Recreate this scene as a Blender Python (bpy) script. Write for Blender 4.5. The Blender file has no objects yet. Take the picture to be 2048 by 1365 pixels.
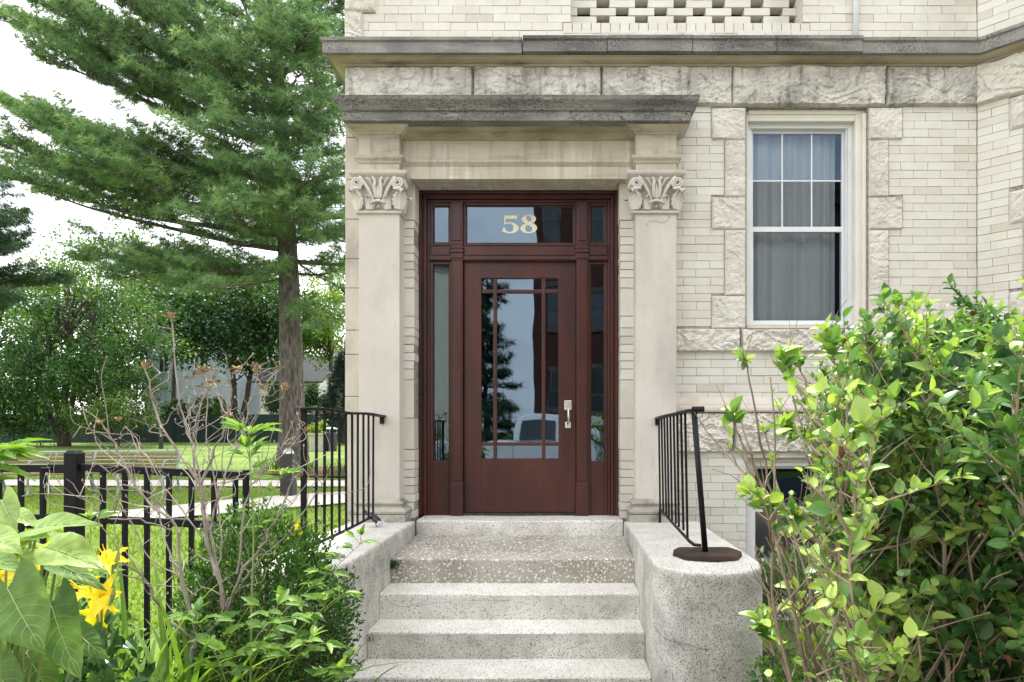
import bpy, math, random
import numpy as np
from mathutils import Vector, noise as mnoise, Matrix
R = math.radians
C = bpy.context.scene.collection
sc = bpy.context.scene
# ---------------------------------------------------------------- camera
EYE = 1.5
F = 1365.0            # focal length in photo pixels
cam_d = bpy.data.cameras.new('camera')
cam = bpy.data.objects.new('camera', cam_d); C.objects.link(cam)
cam.location = (0, 0, EYE); cam.rotation_euler = (R(90), 0, 0)
cam_d.sensor_width = 36.0; cam_d.lens = F/2048*36.0
cam_d.shift_x = -96/2048; cam_d.shift_y = 180/2048
cam_d.clip_start = 0.05; cam_d.clip_end = 2000
sc.camera = cam
# ---------------------------------------------------------------- sky, sun, exposure
SUN_EL, SUN_AZ = 62.0, -15.0      # azimuth from +Y towards +X: behind the house, to its left
w = bpy.data.worlds.new('World'); sc.world = w; w.use_nodes = True
nt = w.node_tree; nt.nodes.clear()
out = nt.nodes.new('ShaderNodeOutputWorld'); bg = nt.nodes.new('ShaderNodeBackground')
sky = nt.nodes.new('ShaderNodeTexSky'); sky.sky_type = 'NISHITA'; sky.sun_disc = False
sky.sun_elevation = R(SUN_EL); sky.sun_rotation = R(SUN_AZ); sky.air_density = 1.0; sky.dust_density = 1.6
tc = nt.nodes.new('ShaderNodeTexCoord'); mp = nt.nodes.new('ShaderNodeMapping'); mp.inputs['Scale'].default_value = (1, 1, 2.6)
nz = nt.nodes.new('ShaderNodeTexNoise'); nz.inputs['Scale'].default_value = 2.3; nz.inputs['Detail'].default_value = 6; nz.inputs['Roughness'].default_value = .58
rp = nt.nodes.new('ShaderNodeValToRGB'); rp.color_ramp.elements[0].position = .34; rp.color_ramp.elements[1].position = .56
rp.color_ramp.elements[0].color = (.42, .42, .42, 1)
mx = nt.nodes.new('ShaderNodeMixRGB'); mx.inputs[2].default_value = (8.9, 8.85, 8.9, 1)
nt.links.new(tc.outputs['Generated'], mp.inputs[0]); nt.links.new(mp.outputs[0], nz.inputs['Vector'])
nt.links.new(nz.outputs['Fac'], rp.inputs[0]); nt.links.new(rp.outputs[0], mx.inputs[0])
nt.links.new(sky.outputs[0], mx.inputs[1]); nt.links.new(mx.outputs[0], bg.inputs['Color'])
bg.inputs['Strength'].default_value = 0.12
nt.links.new(bg.outputs[0], out.inputs[0])
sd = bpy.data.lights.new('sun', 'SUN'); sd.energy = 3.0; sd.angle = R(4); sd.color = (1, .95, .86)
sun = bpy.data.objects.new('sun', sd); C.objects.link(sun)
el, az = R(SUN_EL), R(SUN_AZ)
sv = Vector((math.sin(az)*math.cos(el), math.cos(az)*math.cos(el), math.sin(el)))
sun.rotation_euler = sv.to_track_quat('Z', 'Y').to_euler(); sun.location = (0, 0, 30)
sc.view_settings.view_transform = 'Standard'; sc.view_settings.look = 'None'
sc.view_settings.exposure = 1.42; sc.view_settings.gamma = 1.0; sc.view_settings.use_curve_mapping = False
sc.cycles.max_bounces = 7; sc.cycles.diffuse_bounces = 4; sc.cycles.glossy_bounces = 3; sc.cycles.transmission_bounces = 4
sc.cycles.transparent_max_bounces = 8; sc.cycles.sample_clamp_indirect = 6.0
sc.cycles.use_denoising = True

rnd = random.Random(7); rng = np.random.default_rng(7)
def PX(px, Y): return (px-1120)*Y/F
def PZ(py, Y): return EYE+(862-py)*Y/F
def P3(px, py, Y): return (PX(px, Y), Y, PZ(py, Y))

# ---------------------------------------------------------------- materials
def mat(name, c1, c2=None, scale=4.0, rough=.8, bump=0.0, bscale=60.0, bdetail=6, stains=(), spec=.35, metal=0.0, tint=None,
        stretch=(1, 1, 1), coat=0, detail=5, pos=False, cover=None):
    """principled material: noise between two colours, optional stains [(colour, scale, lo, hi, stretch, strength)], tint=(dark, light) driven by the mesh attribute"""
    m = bpy.data.materials.new(name); m.use_nodes = True; t = m.node_tree; b = t.nodes['Principled BSDF']
    N, L = t.nodes.new, t.links.new
    tc = N('ShaderNodeTexCoord'); co = tc.outputs['Object']
    if pos: co = N('ShaderNodeNewGeometry').outputs['Position']
    mp = N('ShaderNodeMapping'); mp.inputs['Scale'].default_value = stretch; L(co, mp.inputs[0])
    cur = None
    if tint:
        at = N('ShaderNodeAttribute'); at.attribute_name = 'tint'
        rm = N('ShaderNodeValToRGB'); rm.color_ramp.elements[0].color = (*tint[0], 1); rm.color_ramp.elements[1].color = (*tint[-1], 1)
        for k in range(1, len(tint)-1):
            e = rm.color_ramp.elements.new(k/(len(tint)-1)); e.color = (*tint[k], 1)
        L(at.outputs['Fac'], rm.inputs[0]); cur = rm.outputs[0]
    n = N('ShaderNodeTexNoise'); n.inputs['Scale'].default_value = scale; n.inputs['Detail'].default_value = detail; L(mp.outputs[0], n.inputs['Vector'])
    if cur is None:
        rm = N('ShaderNodeValToRGB'); rm.color_ramp.elements[0].position = .32; rm.color_ramp.elements[1].position = .68
        rm.color_ramp.elements[0].color = (*c1, 1); rm.color_ramp.elements[1].color = (*(c2 or c1), 1)
        L(n.outputs['Fac'], rm.inputs[0]); cur = rm.outputs[0]
    elif c1:
        mu = N('ShaderNodeMixRGB'); mu.blend_type = 'MULTIPLY'; mu.inputs[0].default_value = 1
        rm = N('ShaderNodeValToRGB'); rm.color_ramp.elements[0].position = .3; rm.color_ramp.elements[1].position = .7
        rm.color_ramp.elements[0].color = (*c1, 1); rm.color_ramp.elements[1].color = (*(c2 or c1), 1)
        L(n.outputs['Fac'], rm.inputs[0]); L(cur, mu.inputs[1]); L(rm.outputs[0], mu.inputs[2]); cur = mu.outputs[0]
    for st_ in stains:
        (sc_, ssc, lo, hi, sst, sstr) = st_[:6]
        mp2 = N('ShaderNodeMapping'); mp2.inputs['Scale'].default_value = sst; L(co, mp2.inputs[0])
        mp2.inputs['Location'].default_value = (ssc*.37, 1.7, ssc*.11)
        n2 = N('ShaderNodeTexNoise'); n2.inputs['Scale'].default_value = ssc; n2.inputs['Detail'].default_value = 8; n2.inputs['Roughness'].default_value = .62
        L(mp2.outputs[0], n2.inputs['Vector'])
        mr = N('ShaderNodeMapRange'); mr.inputs[1].default_value = lo; mr.inputs[2].default_value = hi; mr.inputs[4].default_value = sstr
        L(n2.outputs['Fac'], mr.inputs[0])
        fo = mr.outputs[0]
        if len(st_) > 6:      # patchy: only where a broad second noise allows it
            n4 = N('ShaderNodeTexNoise'); n4.inputs['Scale'].default_value = st_[6][0]; n4.inputs['Detail'].default_value = 4; L(mp2.outputs[0], n4.inputs['Vector'])
            m4 = N('ShaderNodeMapRange'); m4.inputs[1].default_value = st_[6][1]; m4.inputs[2].default_value = st_[6][2]; L(n4.outputs['Fac'], m4.inputs[0])
            m5 = N('ShaderNodeMath'); m5.operation = 'MULTIPLY'; L(fo, m5.inputs[0]); L(m4.outputs[0], m5.inputs[1]); fo = m5.outputs[0]
        mu = N('ShaderNodeMixRGB'); mu.inputs[2].default_value = (*sc_, 1); L(fo, mu.inputs[0]); L(cur, mu.inputs[1]); cur = mu.outputs[0]
    L(cur, b.inputs['Base Color'])
    b.inputs['Roughness'].default_value = rough; b.inputs['Metallic'].default_value = metal; b.inputs['Specular IOR Level'].default_value = spec
    if coat: b.inputs['Coat Weight'].default_value = coat; b.inputs['Coat Roughness'].default_value = .15
    if bump:
        n3 = N('ShaderNodeTexNoise'); n3.inputs['Scale'].default_value = bscale; n3.inputs['Detail'].default_value = bdetail; n3.inputs['Roughness'].default_value = .6; L(mp.outputs[0], n3.inputs['Vector'])
        bp = N('ShaderNodeBump'); bp.inputs['Strength'].default_value = 1; bp.inputs['Distance'].default_value = bump
        L(n3.outputs['Fac'], bp.inputs['Height']); L(bp.outputs[0], b.inputs['Normal'])
    return m

def leafmat(name, dark, light, mid=None, trans=.35, rough=.45, spec=.35, noise=None, tcol=(1.5, 1.45, .55)):
    m = bpy.data.materials.new(name); m.use_nodes = True; t = m.node_tree; b = t.nodes['Principled BSDF']; N, L = t.nodes.new, t.links.new
    at = N('ShaderNodeAttribute'); at.attribute_name = 'tint'
    rm = N('ShaderNodeValToRGB'); rm.color_ramp.elements[0].color = (*dark, 1); rm.color_ramp.elements[1].color = (*light, 1)
    if mid: e = rm.color_ramp.elements.new(.5); e.color = (*mid, 1)
    L(at.outputs['Fac'], rm.inputs[0]); cur = rm.outputs[0]
    if noise:
        n = N('ShaderNodeTexNoise'); n.inputs['Scale'].default_value = noise; n.inputs['Detail'].default_value = 4
        tc = N('ShaderNodeTexCoord'); L(tc.outputs['Object'], n.inputs['Vector'])
        mr = N('ShaderNodeMapRange'); mr.inputs[1].default_value = .3; mr.inputs[2].default_value = .7; mr.inputs[3].default_value = .78; mr.inputs[4].default_value = 1.22
        L(n.outputs['Fac'], mr.inputs[0])
        mu = N('ShaderNodeMixRGB'); mu.blend_type = 'MULTIPLY'; mu.inputs[0].default_value = 1; L(cur, mu.inputs[1]); L(mr.outputs[0], mu.inputs[2]); cur = mu.outputs[0]
    L(cur, b.inputs['Base Color']); b.inputs['Roughness'].default_value = rough; b.inputs['Specular IOR Level'].default_value = spec
    tr = N('ShaderNodeBsdfTranslucent'); ga = N('ShaderNodeMixRGB'); ga.blend_type = 'MULTIPLY'; ga.inputs[0].default_value = 1; ga.inputs[2].default_value = (*tcol, 1)
    L(cur, ga.inputs[1]); L(ga.outputs[0], tr.inputs[0])
    ms = N('ShaderNodeMixShader'); ms.inputs[0].default_value = trans; o = t.nodes['Material Output']
    L(b.outputs[0], ms.inputs[1]); L(tr.outputs[0], ms.inputs[2]); L(ms.outputs[0], o.inputs[0])
    return m

def glassmat(name, refl=.3, tintc=(.75, .8, .8), wave=.0015, wscale=2.2, gcol=(.85, .93, 1)):
    m = bpy.data.materials.new(name); m.use_nodes = True; t = m.node_tree; t.nodes.clear(); N, L = t.nodes.new, t.links.new
    o = N('ShaderNodeOutputMaterial'); tr = N('ShaderNodeBsdfTransparent'); tr.inputs[0].default_value = (*tintc, 1)
    g = N('ShaderNodeBsdfGlossy'); g.inputs['Roughness'].default_value = .01; g.inputs['Color'].default_value = (*gcol, 1)
    ms = N('ShaderNodeMixShader')
    fr = N('ShaderNodeFresnel'); fr.inputs['IOR'].default_value = 1.5
    ad = N('ShaderNodeMath'); ad.operation = 'ADD'; ad.use_clamp = True; ad.inputs[1].default_value = refl; L(fr.outputs[0], ad.inputs[0]); L(ad.outputs[0], ms.inputs[0])
    if wave:
        tc = N('ShaderNodeTexCoord'); n = N('ShaderNodeTexNoise'); n.inputs['Scale'].default_value = wscale; n.inputs['Detail'].default_value = 1
        L(tc.outputs['Object'], n.inputs['Vector']); bp = N('ShaderNodeBump'); bp.inputs['Strength'].default_value = 1; bp.inputs['Distance'].default_value = wave
        L(n.outputs['Fac'], bp.inputs['Height']); L(bp.outputs[0], g.inputs['Normal'])
    L(tr.outputs[0], ms.inputs[1]); L(g.outputs[0], ms.inputs[2]); L(ms.outputs[0], o.inputs[0])
    return m

# ---------------------------------------------------------------- mesh builder
class MB:
    def __init__(s): s.V = []; s.F = {}; s.n = 0
    def add(s, V, Fs, tint=.5):
        V = np.asarray(V, float).reshape(-1, 3)
        by = {}
        for f in Fs: by.setdefault(len(f), []).append(f)
        for k, fl in by.items():
            a = np.array(fl, int)+s.n
            s.F.setdefault(k, []).append((a, np.full(len(a), tint, float)))
        s.V.append(V); s.n += len(V)
    def addarr(s, V, Fa, tints):
        Fa = np.asarray(Fa); s.F.setdefault(Fa.shape[1], []).append((Fa+s.n, np.broadcast_to(np.asarray(tints, float), (len(Fa),)).copy()))
        V = np.asarray(V, float); s.V.append(V); s.n += len(V)
    def box(s, x0, x1, y0, y1, z0, z1, tint=.5, T=None, faces='xXyYzZ'):
        if x0 > x1: x0, x1 = x1, x0
        V = np.array([(x, y, z) for x in (x0, x1) for y in (y0, y1) for z in (z0, z1)], float)
        fd = {'x': (0, 1, 3, 2), 'X': (4, 6, 7, 5), 'y': (0, 4, 5, 1), 'Y': (2, 3, 7, 6), 'z': (0, 2, 6, 4), 'Z': (1, 5, 7, 3)}
        if T is not None: V = T(V)
        s.add(V, [fd[c] for c in faces], tint)
    def hexa(s, c8, tint=.5):
        s.add(c8, [(0, 1, 3, 2), (4, 6, 7, 5), (0, 4, 5, 1), (2, 3, 7, 6), (0, 2, 6, 4), (1, 5, 7, 3)], tint)
    def sweep(s, path, prof, tint=.5, cap=True):
        """profile [(outward, z)] swept along a plan path [(x, y)], outward = right of travel"""
        n = len(path); P = [Vector(p) for p in path]; offs = []
        for i in range(n):
            d1 = (P[i]-P[i-1]).normalized() if i > 0 else None
            d2 = (P[i+1]-P[i]).normalized() if i < n-1 else None
            n1 = Vector((d1.y, -d1.x)) if d1 else None; n2 = Vector((d2.y, -d2.x)) if d2 else None
            if n1 is None: o = n2
            elif n2 is None: o = n1
            else:
                o = n1+n2; o = o/max(o.dot(n1), .2)
            offs.append(o)
        V = []; k = len(prof)
        for i in range(n):
            for (p, z) in prof: V.append((P[i].x+offs[i].x*p, P[i].y+offs[i].y*p, z))
        Fs = []
        for i in range(n-1):
            for j in range(k-1): Fs.append((i*k+j, (i+1)*k+j, (i+1)*k+j+1, i*k+j+1))
        if cap: Fs += [tuple(range(k))[::-1], tuple((n-1)*k+j for j in range(k))]
        s.add(V, Fs, tint)
    def tube(s, pts, rad, n=6, tint=.5, cap=True):
        pts = [Vector(p) for p in pts]; m = len(pts)
        if not hasattr(rad, '__len__'): rad = [rad]*m
        V = []; up = None
        for i in range(m):
            d = (pts[min(i+1, m-1)]-pts[max(i-1, 0)])
            d = d.normalized() if d.length > 1e-9 else Vector((0, 0, 1))
            if up is None: up = d.orthogonal().normalized()
            up = (up-d*up.dot(d)); up = up.normalized() if up.length > 1e-6 else d.orthogonal().normalized()
            sd_ = d.cross(up)
            for j in range(n):
                a = 2*math.pi*j/n; V.append(pts[i]+(up*math.cos(a)+sd_*math.sin(a))*rad[i])
        Fs = [(i*n+j, i*n+(j+1) % n, (i+1)*n+(j+1) % n, (i+1)*n+j) for i in range(m-1) for j in range(n)]
        if cap: Fs += [tuple(range(n))[::-1], tuple((m-1)*n+j for j in range(n))]
        s.add([tuple(v) for v in V], Fs, tint)
    def lathe(s, c, prof, n=24, tint=.5, a0=0, a1=2*math.pi):
        full = abs(a1-a0-2*math.pi) < 1e-6; m = n if full else n+1; k = len(prof); V = []
        for i in range(m):
            a = a0+(a1-a0)*i/n
            for (r, z) in prof: V.append((c[0]+r*math.cos(a), c[1]+r*math.sin(a), c[2]+z))
        Fs = []
        for i in range(n):
            i2 = (i+1) % m
            for j in range(k-1): Fs.append((i*k+j, i2*k+j, i2*k+j+1, i*k+j+1))
        if full and prof[0][0] > 1e-6: Fs.append(tuple(i*k for i in range(m))[::-1])
        if full and prof[-1][0] > 1e-6: Fs.append(tuple(i*k+k-1 for i in range(m)))
        s.add(V, Fs, tint)
    def build(s, name, material, parent=None, smooth=False, bev=0, origin=None, local=False):
        if local: origin = (0, 0, 0)
        if origin is None: origin = WORLD(parent) if parent else (0, 0, 0)
        me = bpy.data.meshes.new(name)
        V = np.concatenate(s.V)-np.array(origin, float)
        me.vertices.add(len(V)); me.vertices.foreach_set('co', V.astype(np.float32).ravel())
        loops = []; starts = []; tots = []; tn = []; c = 0
        for k, lst in s.F.items():
            for a, t in lst:
                loops.append(a.ravel()); starts.append(c+np.arange(len(a))*k); tots.append(np.full(len(a), k)); tn.append(t); c += a.size
        loops = np.concatenate(loops); starts = np.concatenate(starts); tots = np.concatenate(tots); tn = np.concatenate(tn)
        me.loops.add(len(loops)); me.loops.foreach_set('vertex_index', loops.astype(np.int32))
        me.polygons.add(len(starts)); me.polygons.foreach_set('loop_start', starts.astype(np.int32)); me.polygons.foreach_set('loop_total', tots.astype(np.int32))
        me.polygons.foreach_set('use_smooth', np.full(len(starts), bool(smooth)))
        at = me.attributes.new('tint', 'FLOAT', 'FACE'); at.data.foreach_set('value', tn.astype(np.float32))
        me.update(calc_edges=True); me.validate()
        me.materials.append(material)
        o = bpy.data.objects.new(name, me); C.objects.link(o)
        if parent:
            o.parent = parent; pw = WORLD(parent)
            if not local: o.location = tuple(np.array(origin)-np.array(pw))
        else: o.location = origin
        if bev:
            b = o.modifiers.new('bevel', 'BEVEL'); b.width = bev; b.segments = 2; b.limit_method = 'ANGLE'; b.angle_limit = R(40)
        return o
def WORLD(o):
    p = np.zeros(3)
    while o: p = p+np.array(o.location); o = o.parent
    return tuple(p)
def tag(o, label=None, cat=None, group=None, kind=None):
    if label: o['label'] = label
    if cat: o['category'] = cat
    if group: o['group'] = group
    if kind: o['kind'] = kind
    return o
def thing(name, label, cat, loc=(0, 0, 0), group=None):
    o = bpy.data.objects.new(name, None); C.objects.link(o); o.location = loc; o.empty_display_size = .2
    return tag(o, label, cat, group)

# leaf templates: x along, y across, z up, unit length and unit width
T_LEAF = (np.array([(0, 0, 0), (.3, .42, .10), (.3, 0, 0), (.3, -.42, .10), (.68, .40, .07), (.68, 0, -.04), (.68, -.40, .07), (1, 0, -.16)]),
          np.array([(0, 2, 1), (0, 3, 2), (1, 2, 5), (1, 5, 4), (2, 3, 6), (2, 6, 5), (4, 5, 7), (5, 6, 7)]))
T_SMALL = (np.array([(0, 0, 0), (.5, .5, .08), (.5, -.5, .08), (1, 0, -.08)]), np.array([(0, 2, 1), (1, 2, 3)]))
def ovate(nl=6, fold=.16, droop=.25, peak=.35, serr=0.0, sharp=1.0):
    xs = np.linspace(0, 1, nl+1); V = []; Fc = []
    for i, x in enumerate(xs):
        wd = (math.sin(math.pi*(x**(math.log(.5)/math.log(peak))))**sharp)*.5 if 0 < x < 1 else 0.0
        if serr and 0 < i < nl: wd *= 1+serr*(1 if i % 2 else -1)
        z = -droop*x*x
        V += [(x, wd, z+fold*wd*2*.5), (x, wd*.5, z+fold*wd*.4), (x, 0, z), (x, -wd*.5, z+fold*wd*.4), (x, -wd, z+fold*wd*2*.5)]
    for i in range(nl):
        for j in range(4):
            a = i*5+j; b = (i+1)*5+j; Fc += [(a, a+1, b+1), (a, b+1, b)]
    return np.array(V), np.array(Fc)
def needle_tuft(n=12, seed=1, width=.035, back=.15):
    r = np.random.default_rng(seed); V = []; Fc = []
    for k in range(n):
        th = r.uniform(0, 2*math.pi); ca = r.uniform(-back, .95); sa = math.sqrt(1-ca*ca)
        d = np.array((ca, sa*math.cos(th), sa*math.sin(th)))*r.uniform(.75, 1.1)
        q = np.cross(d, r.normal(size=3)); q = q/np.linalg.norm(q)*width
        V += [d*.02-q, d*.02+q, d]; Fc.append((3*k, 3*k+1, 3*k+2))
    return np.array(V), np.array(Fc)
def unit(a): return a/np.maximum(np.linalg.norm(a, axis=-1, keepdims=True), 1e-9)
def scatter(mb, tm, P, A, N_, L, W, tint):
    tv, tf = tm; P = np.asarray(P, float); n = len(P)
    if n == 0: return
    A = unit(np.asarray(A, float)); S = unit(np.cross(A, N_)); N2 = np.cross(S, A)
    L = np.broadcast_to(np.asarray(L, float), (n,)); W = np.broadcast_to(np.asarray(W, float), (n,))
    V = P[:, None, :]+tv[None, :, 0:1]*L[:, None, None]*A[:, None, :]+tv[None, :, 1:2]*W[:, None, None]*S[:, None, :]+tv[None, :, 2:3]*L[:, None, None]*N2[:, None, :]
    k = len(tv); Fa = (tf[None]+np.arange(n)[:, None, None]*k).reshape(-1, tf.shape[1])
    mb.addarr(V.reshape(-1, 3), Fa, np.repeat(np.broadcast_to(np.asarray(tint, float), (n,)), len(tf)))
def catmull(pts, sub=4):
    pts = [np.array(p, float) for p in pts]; out_ = []
    for i in range(len(pts)-1):
        p0 = pts[max(i-1, 0)]; p1 = pts[i]; p2 = pts[i+1]; p3 = pts[min(i+2, len(pts)-1)]
        for k in range(sub):
            t = k/sub; out_.append(.5*((2*p1)+(-p0+p2)*t+(2*p0-5*p1+4*p2-p3)*t*t+(-p0+3*p1-3*p2+p3)*t**3))
    out_.append(pts[-1]); return out_
M = {}
M['brick'] = mat('glazed_brick', (.93, .92, .90), (1, 1, 1), 9, .55, .0012, 90, tint=((.56, .52, .435), (.67, .645, .575), (.70, .685, .625), (.73, .71, .645)), spec=.4, pos=True,
                 stains=(((.36, .335, .28), 1.5, .52, .80, (1, 1, .5), .42), ((.40, .37, .30), 30, .66, .80, (1, 1, 1), .5)))
M['mortar'] = mat('mortar', (.20, .185, .16), (.40, .375, .33), 25, .95, .002, 120, pos=True)
M['lime'] = mat('limestone', (.57, .52, .45), (.66, .61, .545), 2.2, .85, .0015, 70, pos=True,
                stains=(((.30, .275, .24), 3.1, .50, .72, (1.5, 1, .7), .65), ((.42, .34, .25), 3.4, .60, .8, (1, 1, .8), .5), ((.30, .28, .25), 45, .62, .8, (1, 1, 1), .4)))
M['trim'] = mat('moulded_limestone', (.43, .38, .305), (.58, .53, .45), 1.8, .85, .0018, 60, pos=True,
                stains=(((.20, .175, .135), 5, .50, .70, (.6, 1, 2.2), .7), ((.26, .235, .20), 6, .56, .70, (3.5, 3, .5), .6), ((.66, .64, .58), 8, .58, .72, (4, 5, .3), .6)))
M['portal_field'] = mat('streaked_limestone', (.48, .43, .35), (.59, .54, .46), 2.5, .85, .0014, 60, pos=True,
                stains=(((.25, .23, .20), 5, .50, .68, (3.2, 1, .30), .6), ((.74, .73, .70), 6, .56, .68, (3.5, 1, .18), .75), ((.30, .26, .19), 4, .52, .7, (.5, 1, 4), .5)))
M['cornice'] = mat('weathered_cornice_stone', (.18, .175, .17), (.32, .31, .29), 3.5, .9, .006, 70, pos=True,
                stains=(((.035, .032, .028), 75, .46, .66, (.7, 1, 1.2), .9, (3, .42, .66)), ((.13, .125, .12), 5, .48, .70, (.5, 1, 2.6), .75), ((.50, .47, .41), 14, .60, .74, (.7, 1, 2), .6), ((.13, .12, .05), 3.1, .62, .8, (1, 1, 1), .5)))
M['cornice_dark'] = mat('lichened_cornice_stone', (.16, .155, .15), (.32, .31, .285), 2.2, .92, .007, 70, pos=True,
                stains=(((.018, .016, .014), 75, .45, .64, (.7, 1, 1.1), .93, (2.6, .40, .64)), ((.075, .07, .064), 4, .48, .68, (.5, 1, 3), .75), ((.46, .43, .37), 9, .60, .74, (.6, 1, 3), .6), ((.55, .30, .03), 2.7, .735, .76, (1, 1, 1), .8)))
M['soffit'] = mat('ochre_soffit_stone', (.34, .29, .20), (.48, .43, .33), 2.0, .9, .002, 50, pos=True,
                stains=(((.12, .095, .06), 2.2, .5, .72, (.6, 1, 2.5), .75), ((.10, .085, .05), 7, .57, .7, (.4, 1, 2), .7)))
M['rock'] = mat('rock_faced_limestone', (.60, .57, .505), (.71, .685, .625), 5, .95, .011, 48, bdetail=9, pos=True,
                stains=(((.36, .33, .29), 5, .58, .76, (1, 1, 1), .45), ((.34, .27, .19), 8, .62, .8, (1, 1, 1), .4)))
M['rock_dirty'] = mat('sooty_rock_faced_limestone', (.53, .505, .45), (.70, .675, .615), 3, .95, .012, 48, bdetail=9, pos=True,
                stains=(((.24, .232, .22), 2.0, .42, .66, (1.3, 1, 1.0), .85), ((.13, .12, .105), 7, .52, .72, (2.6, 1, .6), .75), ((.08, .07, .06), 30, .58, .72, (1, 1, 1), .6, (3, .5, .65)), ((.30, .28, .16), 2.5, .62, .78, (1, 1, 1), .5)))
M['pilaster'] = mat('pilaster_stone', (.56, .52, .47), (.64, .60, .55), 1.6, .86, .0012, 90, pos=True,
                stains=(((.36, .34, .31), 2.4, .50, .72, (1, 1, .5), .6), ((.44, .38, .31), 6, .56, .74, (2.5, 1, .5), .5), ((.40, .36, .30), 90, .58, .72, (1, 1, 1), .5)))
M['base_dirty'] = mat('grimy_base_stone', (.34, .315, .27), (.50, .47, .41), 4, .9, .003, 60, pos=True, stains=(((.17, .16, .135), 7, .48, .66, (1, 1, 1.4), .8),))
M['maroon'] = mat('maroon_paint', (.048, .0112, .0085), (.082, .0200, .0145), 3, .28, .0016, 34, spec=.5, pos=True,
                stains=(((.16, .10, .085), 70, .68, .76, (1, 1, .4), .5), ((.030, .013, .018), 1.6, .45, .65, (1, 1, .5), .6)), stretch=(3, 1, .5))
M['white_vinyl'] = mat('white_vinyl', (.68, .70, .72), (.78, .79, .80), 3, .4, 0, spec=.45)
M['cream_wood'] = mat('cream_painted_wood', (.70, .67, .59), (.78, .75, .68), 4, .6, .001, 30, pos=True, stains=(((.30, .26, .19), 6, .62, .8, (3, 1, 1), .5),))
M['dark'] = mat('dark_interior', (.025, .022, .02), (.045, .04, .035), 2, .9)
M['interior_wall'] = mat('tan_interior_wall', (.30, .28, .23), (.36, .34, .28), 6, .8)
M['curtain'] = mat('curtain_cloth', (.78, .79, .79), (.84, .85, .85), 2, .9, .002, 30)
M['iron'] = mat('black_painted_iron', (.007, .008, .010), (.013, .014, .017), 12, .45, .0015, 60, spec=.2,
                stains=(((.33, .24, .12), 26, .70, .76, (1.4, 1.4, .7), .9), ((.10, .045, .02), 12, .66, .8, (1, 1, 1), .7)))
M['alu'] = mat('black_powder_coat', (.006, .007, .010), (.010, .011, .015), 6, .45, 0, 50, spec=.16)
M['rust'] = mat('rusted_iron', (.024, .017, .014), (.065, .040, .028), 9, .8, .006, 28, bdetail=8, stains=(((.02, .018, .018), 6, .5, .65, (1, 1, 1), .8), ((.20, .10, .05), 25, .66, .78, (1, 1, 1), .6)))
M['silver'] = mat('satin_silver', (.62, .60, .56), (.75, .73, .70), 20, .25, 0, metal=1.0)
M['gold'] = mat('gold_leaf_numerals', (.88, .80, .55), (.9, .86, .68), 30, .45, 0, spec=.4)
M['glass'] = glassmat('old_window_glass', .085, (.7, .72, .70), .0022, 2.0, (.50, .66, .84))
M['glass2'] = glassmat('sash_glass', .02, (.93, .95, .96), .0012, 1.2, (.26, .38, .56))
M['glassbg'] = glassmat('plain_glass', .35, (.5, .5, .5), 0)
M['asphalt'] = mat('asphalt', (.045, .045, .047), (.065, .064, .062), 3, .9, .004, 200)
M['concrete'] = mat('path_concrete', (.46, .43, .38), (.56, .53, .48), 1.2, .9, .003, 90, stains=(((.36, .33, .28), 2.5, .58, .8, (1, 1, 1), .5),))
M['lawn'] = mat('lawn_turf', (.065, .125, .016), (.155, .235, .035), .55, .95, .03, 14, detail=9, stains=(((.05, .10, .016), 5, .52, .7, (1, 1, 1), .6), ((.24, .25, .07), 11, .60, .75, (1, 1, 1), .45)))
M['soil'] = mat('garden_soil', (.035, .024, .016), (.07, .05, .033), 8, .95, .02, 40)
M['mulch'] = mat('red_brown_mulch', (.075, .032, .020), (.14, .065, .042), 22, .95, .03, 45)
M['bark'] = mat('pine_bark', (.045, .039, .034), (.19, .165, .145), 6.5, .95, .11, 8, bdetail=9, stretch=(3.2, 3.2, .55), stains=(((.26, .235, .21), 9, .55, .72, (2.6, 2.6, .5), .8),))
M['bark2'] = mat('dark_bark', (.035, .028, .022), (.085, .07, .055), 6, .95, .02, 14, stretch=(2.5, 2.5, .6))
M['twig'] = mat('grey_brown_twig', (.20, .165, .145), (.44, .385, .34), 12, .85, .002, 60, stretch=(1, 1, .5))
M['twig2'] = mat('privet_stem', (.15, .11, .08), (.40, .32, .25), 14, .85, .002, 60, stretch=(1, 1, .4))
M['greenstem'] = mat('green_stem', (.16, .26, .06), (.24, .30, .10), 10, .6)
M['clap'] = mat('pale_blue_clapboard', (.42, .48, .57), (.48, .54, .62), 3, .75, 0)
M['whitewall'] = mat('white_render', (.80, .80, .79), (.86, .86, .85), 2, .8)
M['creamwall'] = mat('cream_render', (.56, .50, .39), (.62, .57, .46), 2, .8)
M['roof'] = mat('dark_shingles', (.022, .024, .028), (.05, .053, .06), 9, .9, .01, 30)
M['shutgreen'] = mat('dark_green_boards', (.007, .020, .020), (.012, .030, .029), 3, .6, 0)
M['darkglass'] = mat('dark_pane', (.02, .028, .03), (.05, .06, .065), 2, .12, spec=.7)
M['bench_wood'] = mat('weathered_bench_wood', (.15, .115, .062), (.27, .215, .125), 14, .8, .002, 50, stretch=(.5, 4, 4))
M['bench_metal'] = mat('grey_cast_aluminium', (.22, .28, .27), (.32, .38, .36), 8, .4, spec=.5)
M['bollard'] = mat('bronze_grey_metal', (.028, .026, .024), (.045, .042, .038), 5, .5, spec=.25)
M['lens'] = mat('frosted_lens', (.55, .58, .58), (.8, .82, .82), 15, .3, spec=.6)
M['redbrick'] = mat('red_brick', (.042, .013, .010), (.065, .020, .015), 6, .85, .002, 30)
M['tanbrick'] = mat('tan_brick', (.58, .53, .42), (.66, .60, .49), 5, .85, .002, 30)
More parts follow.
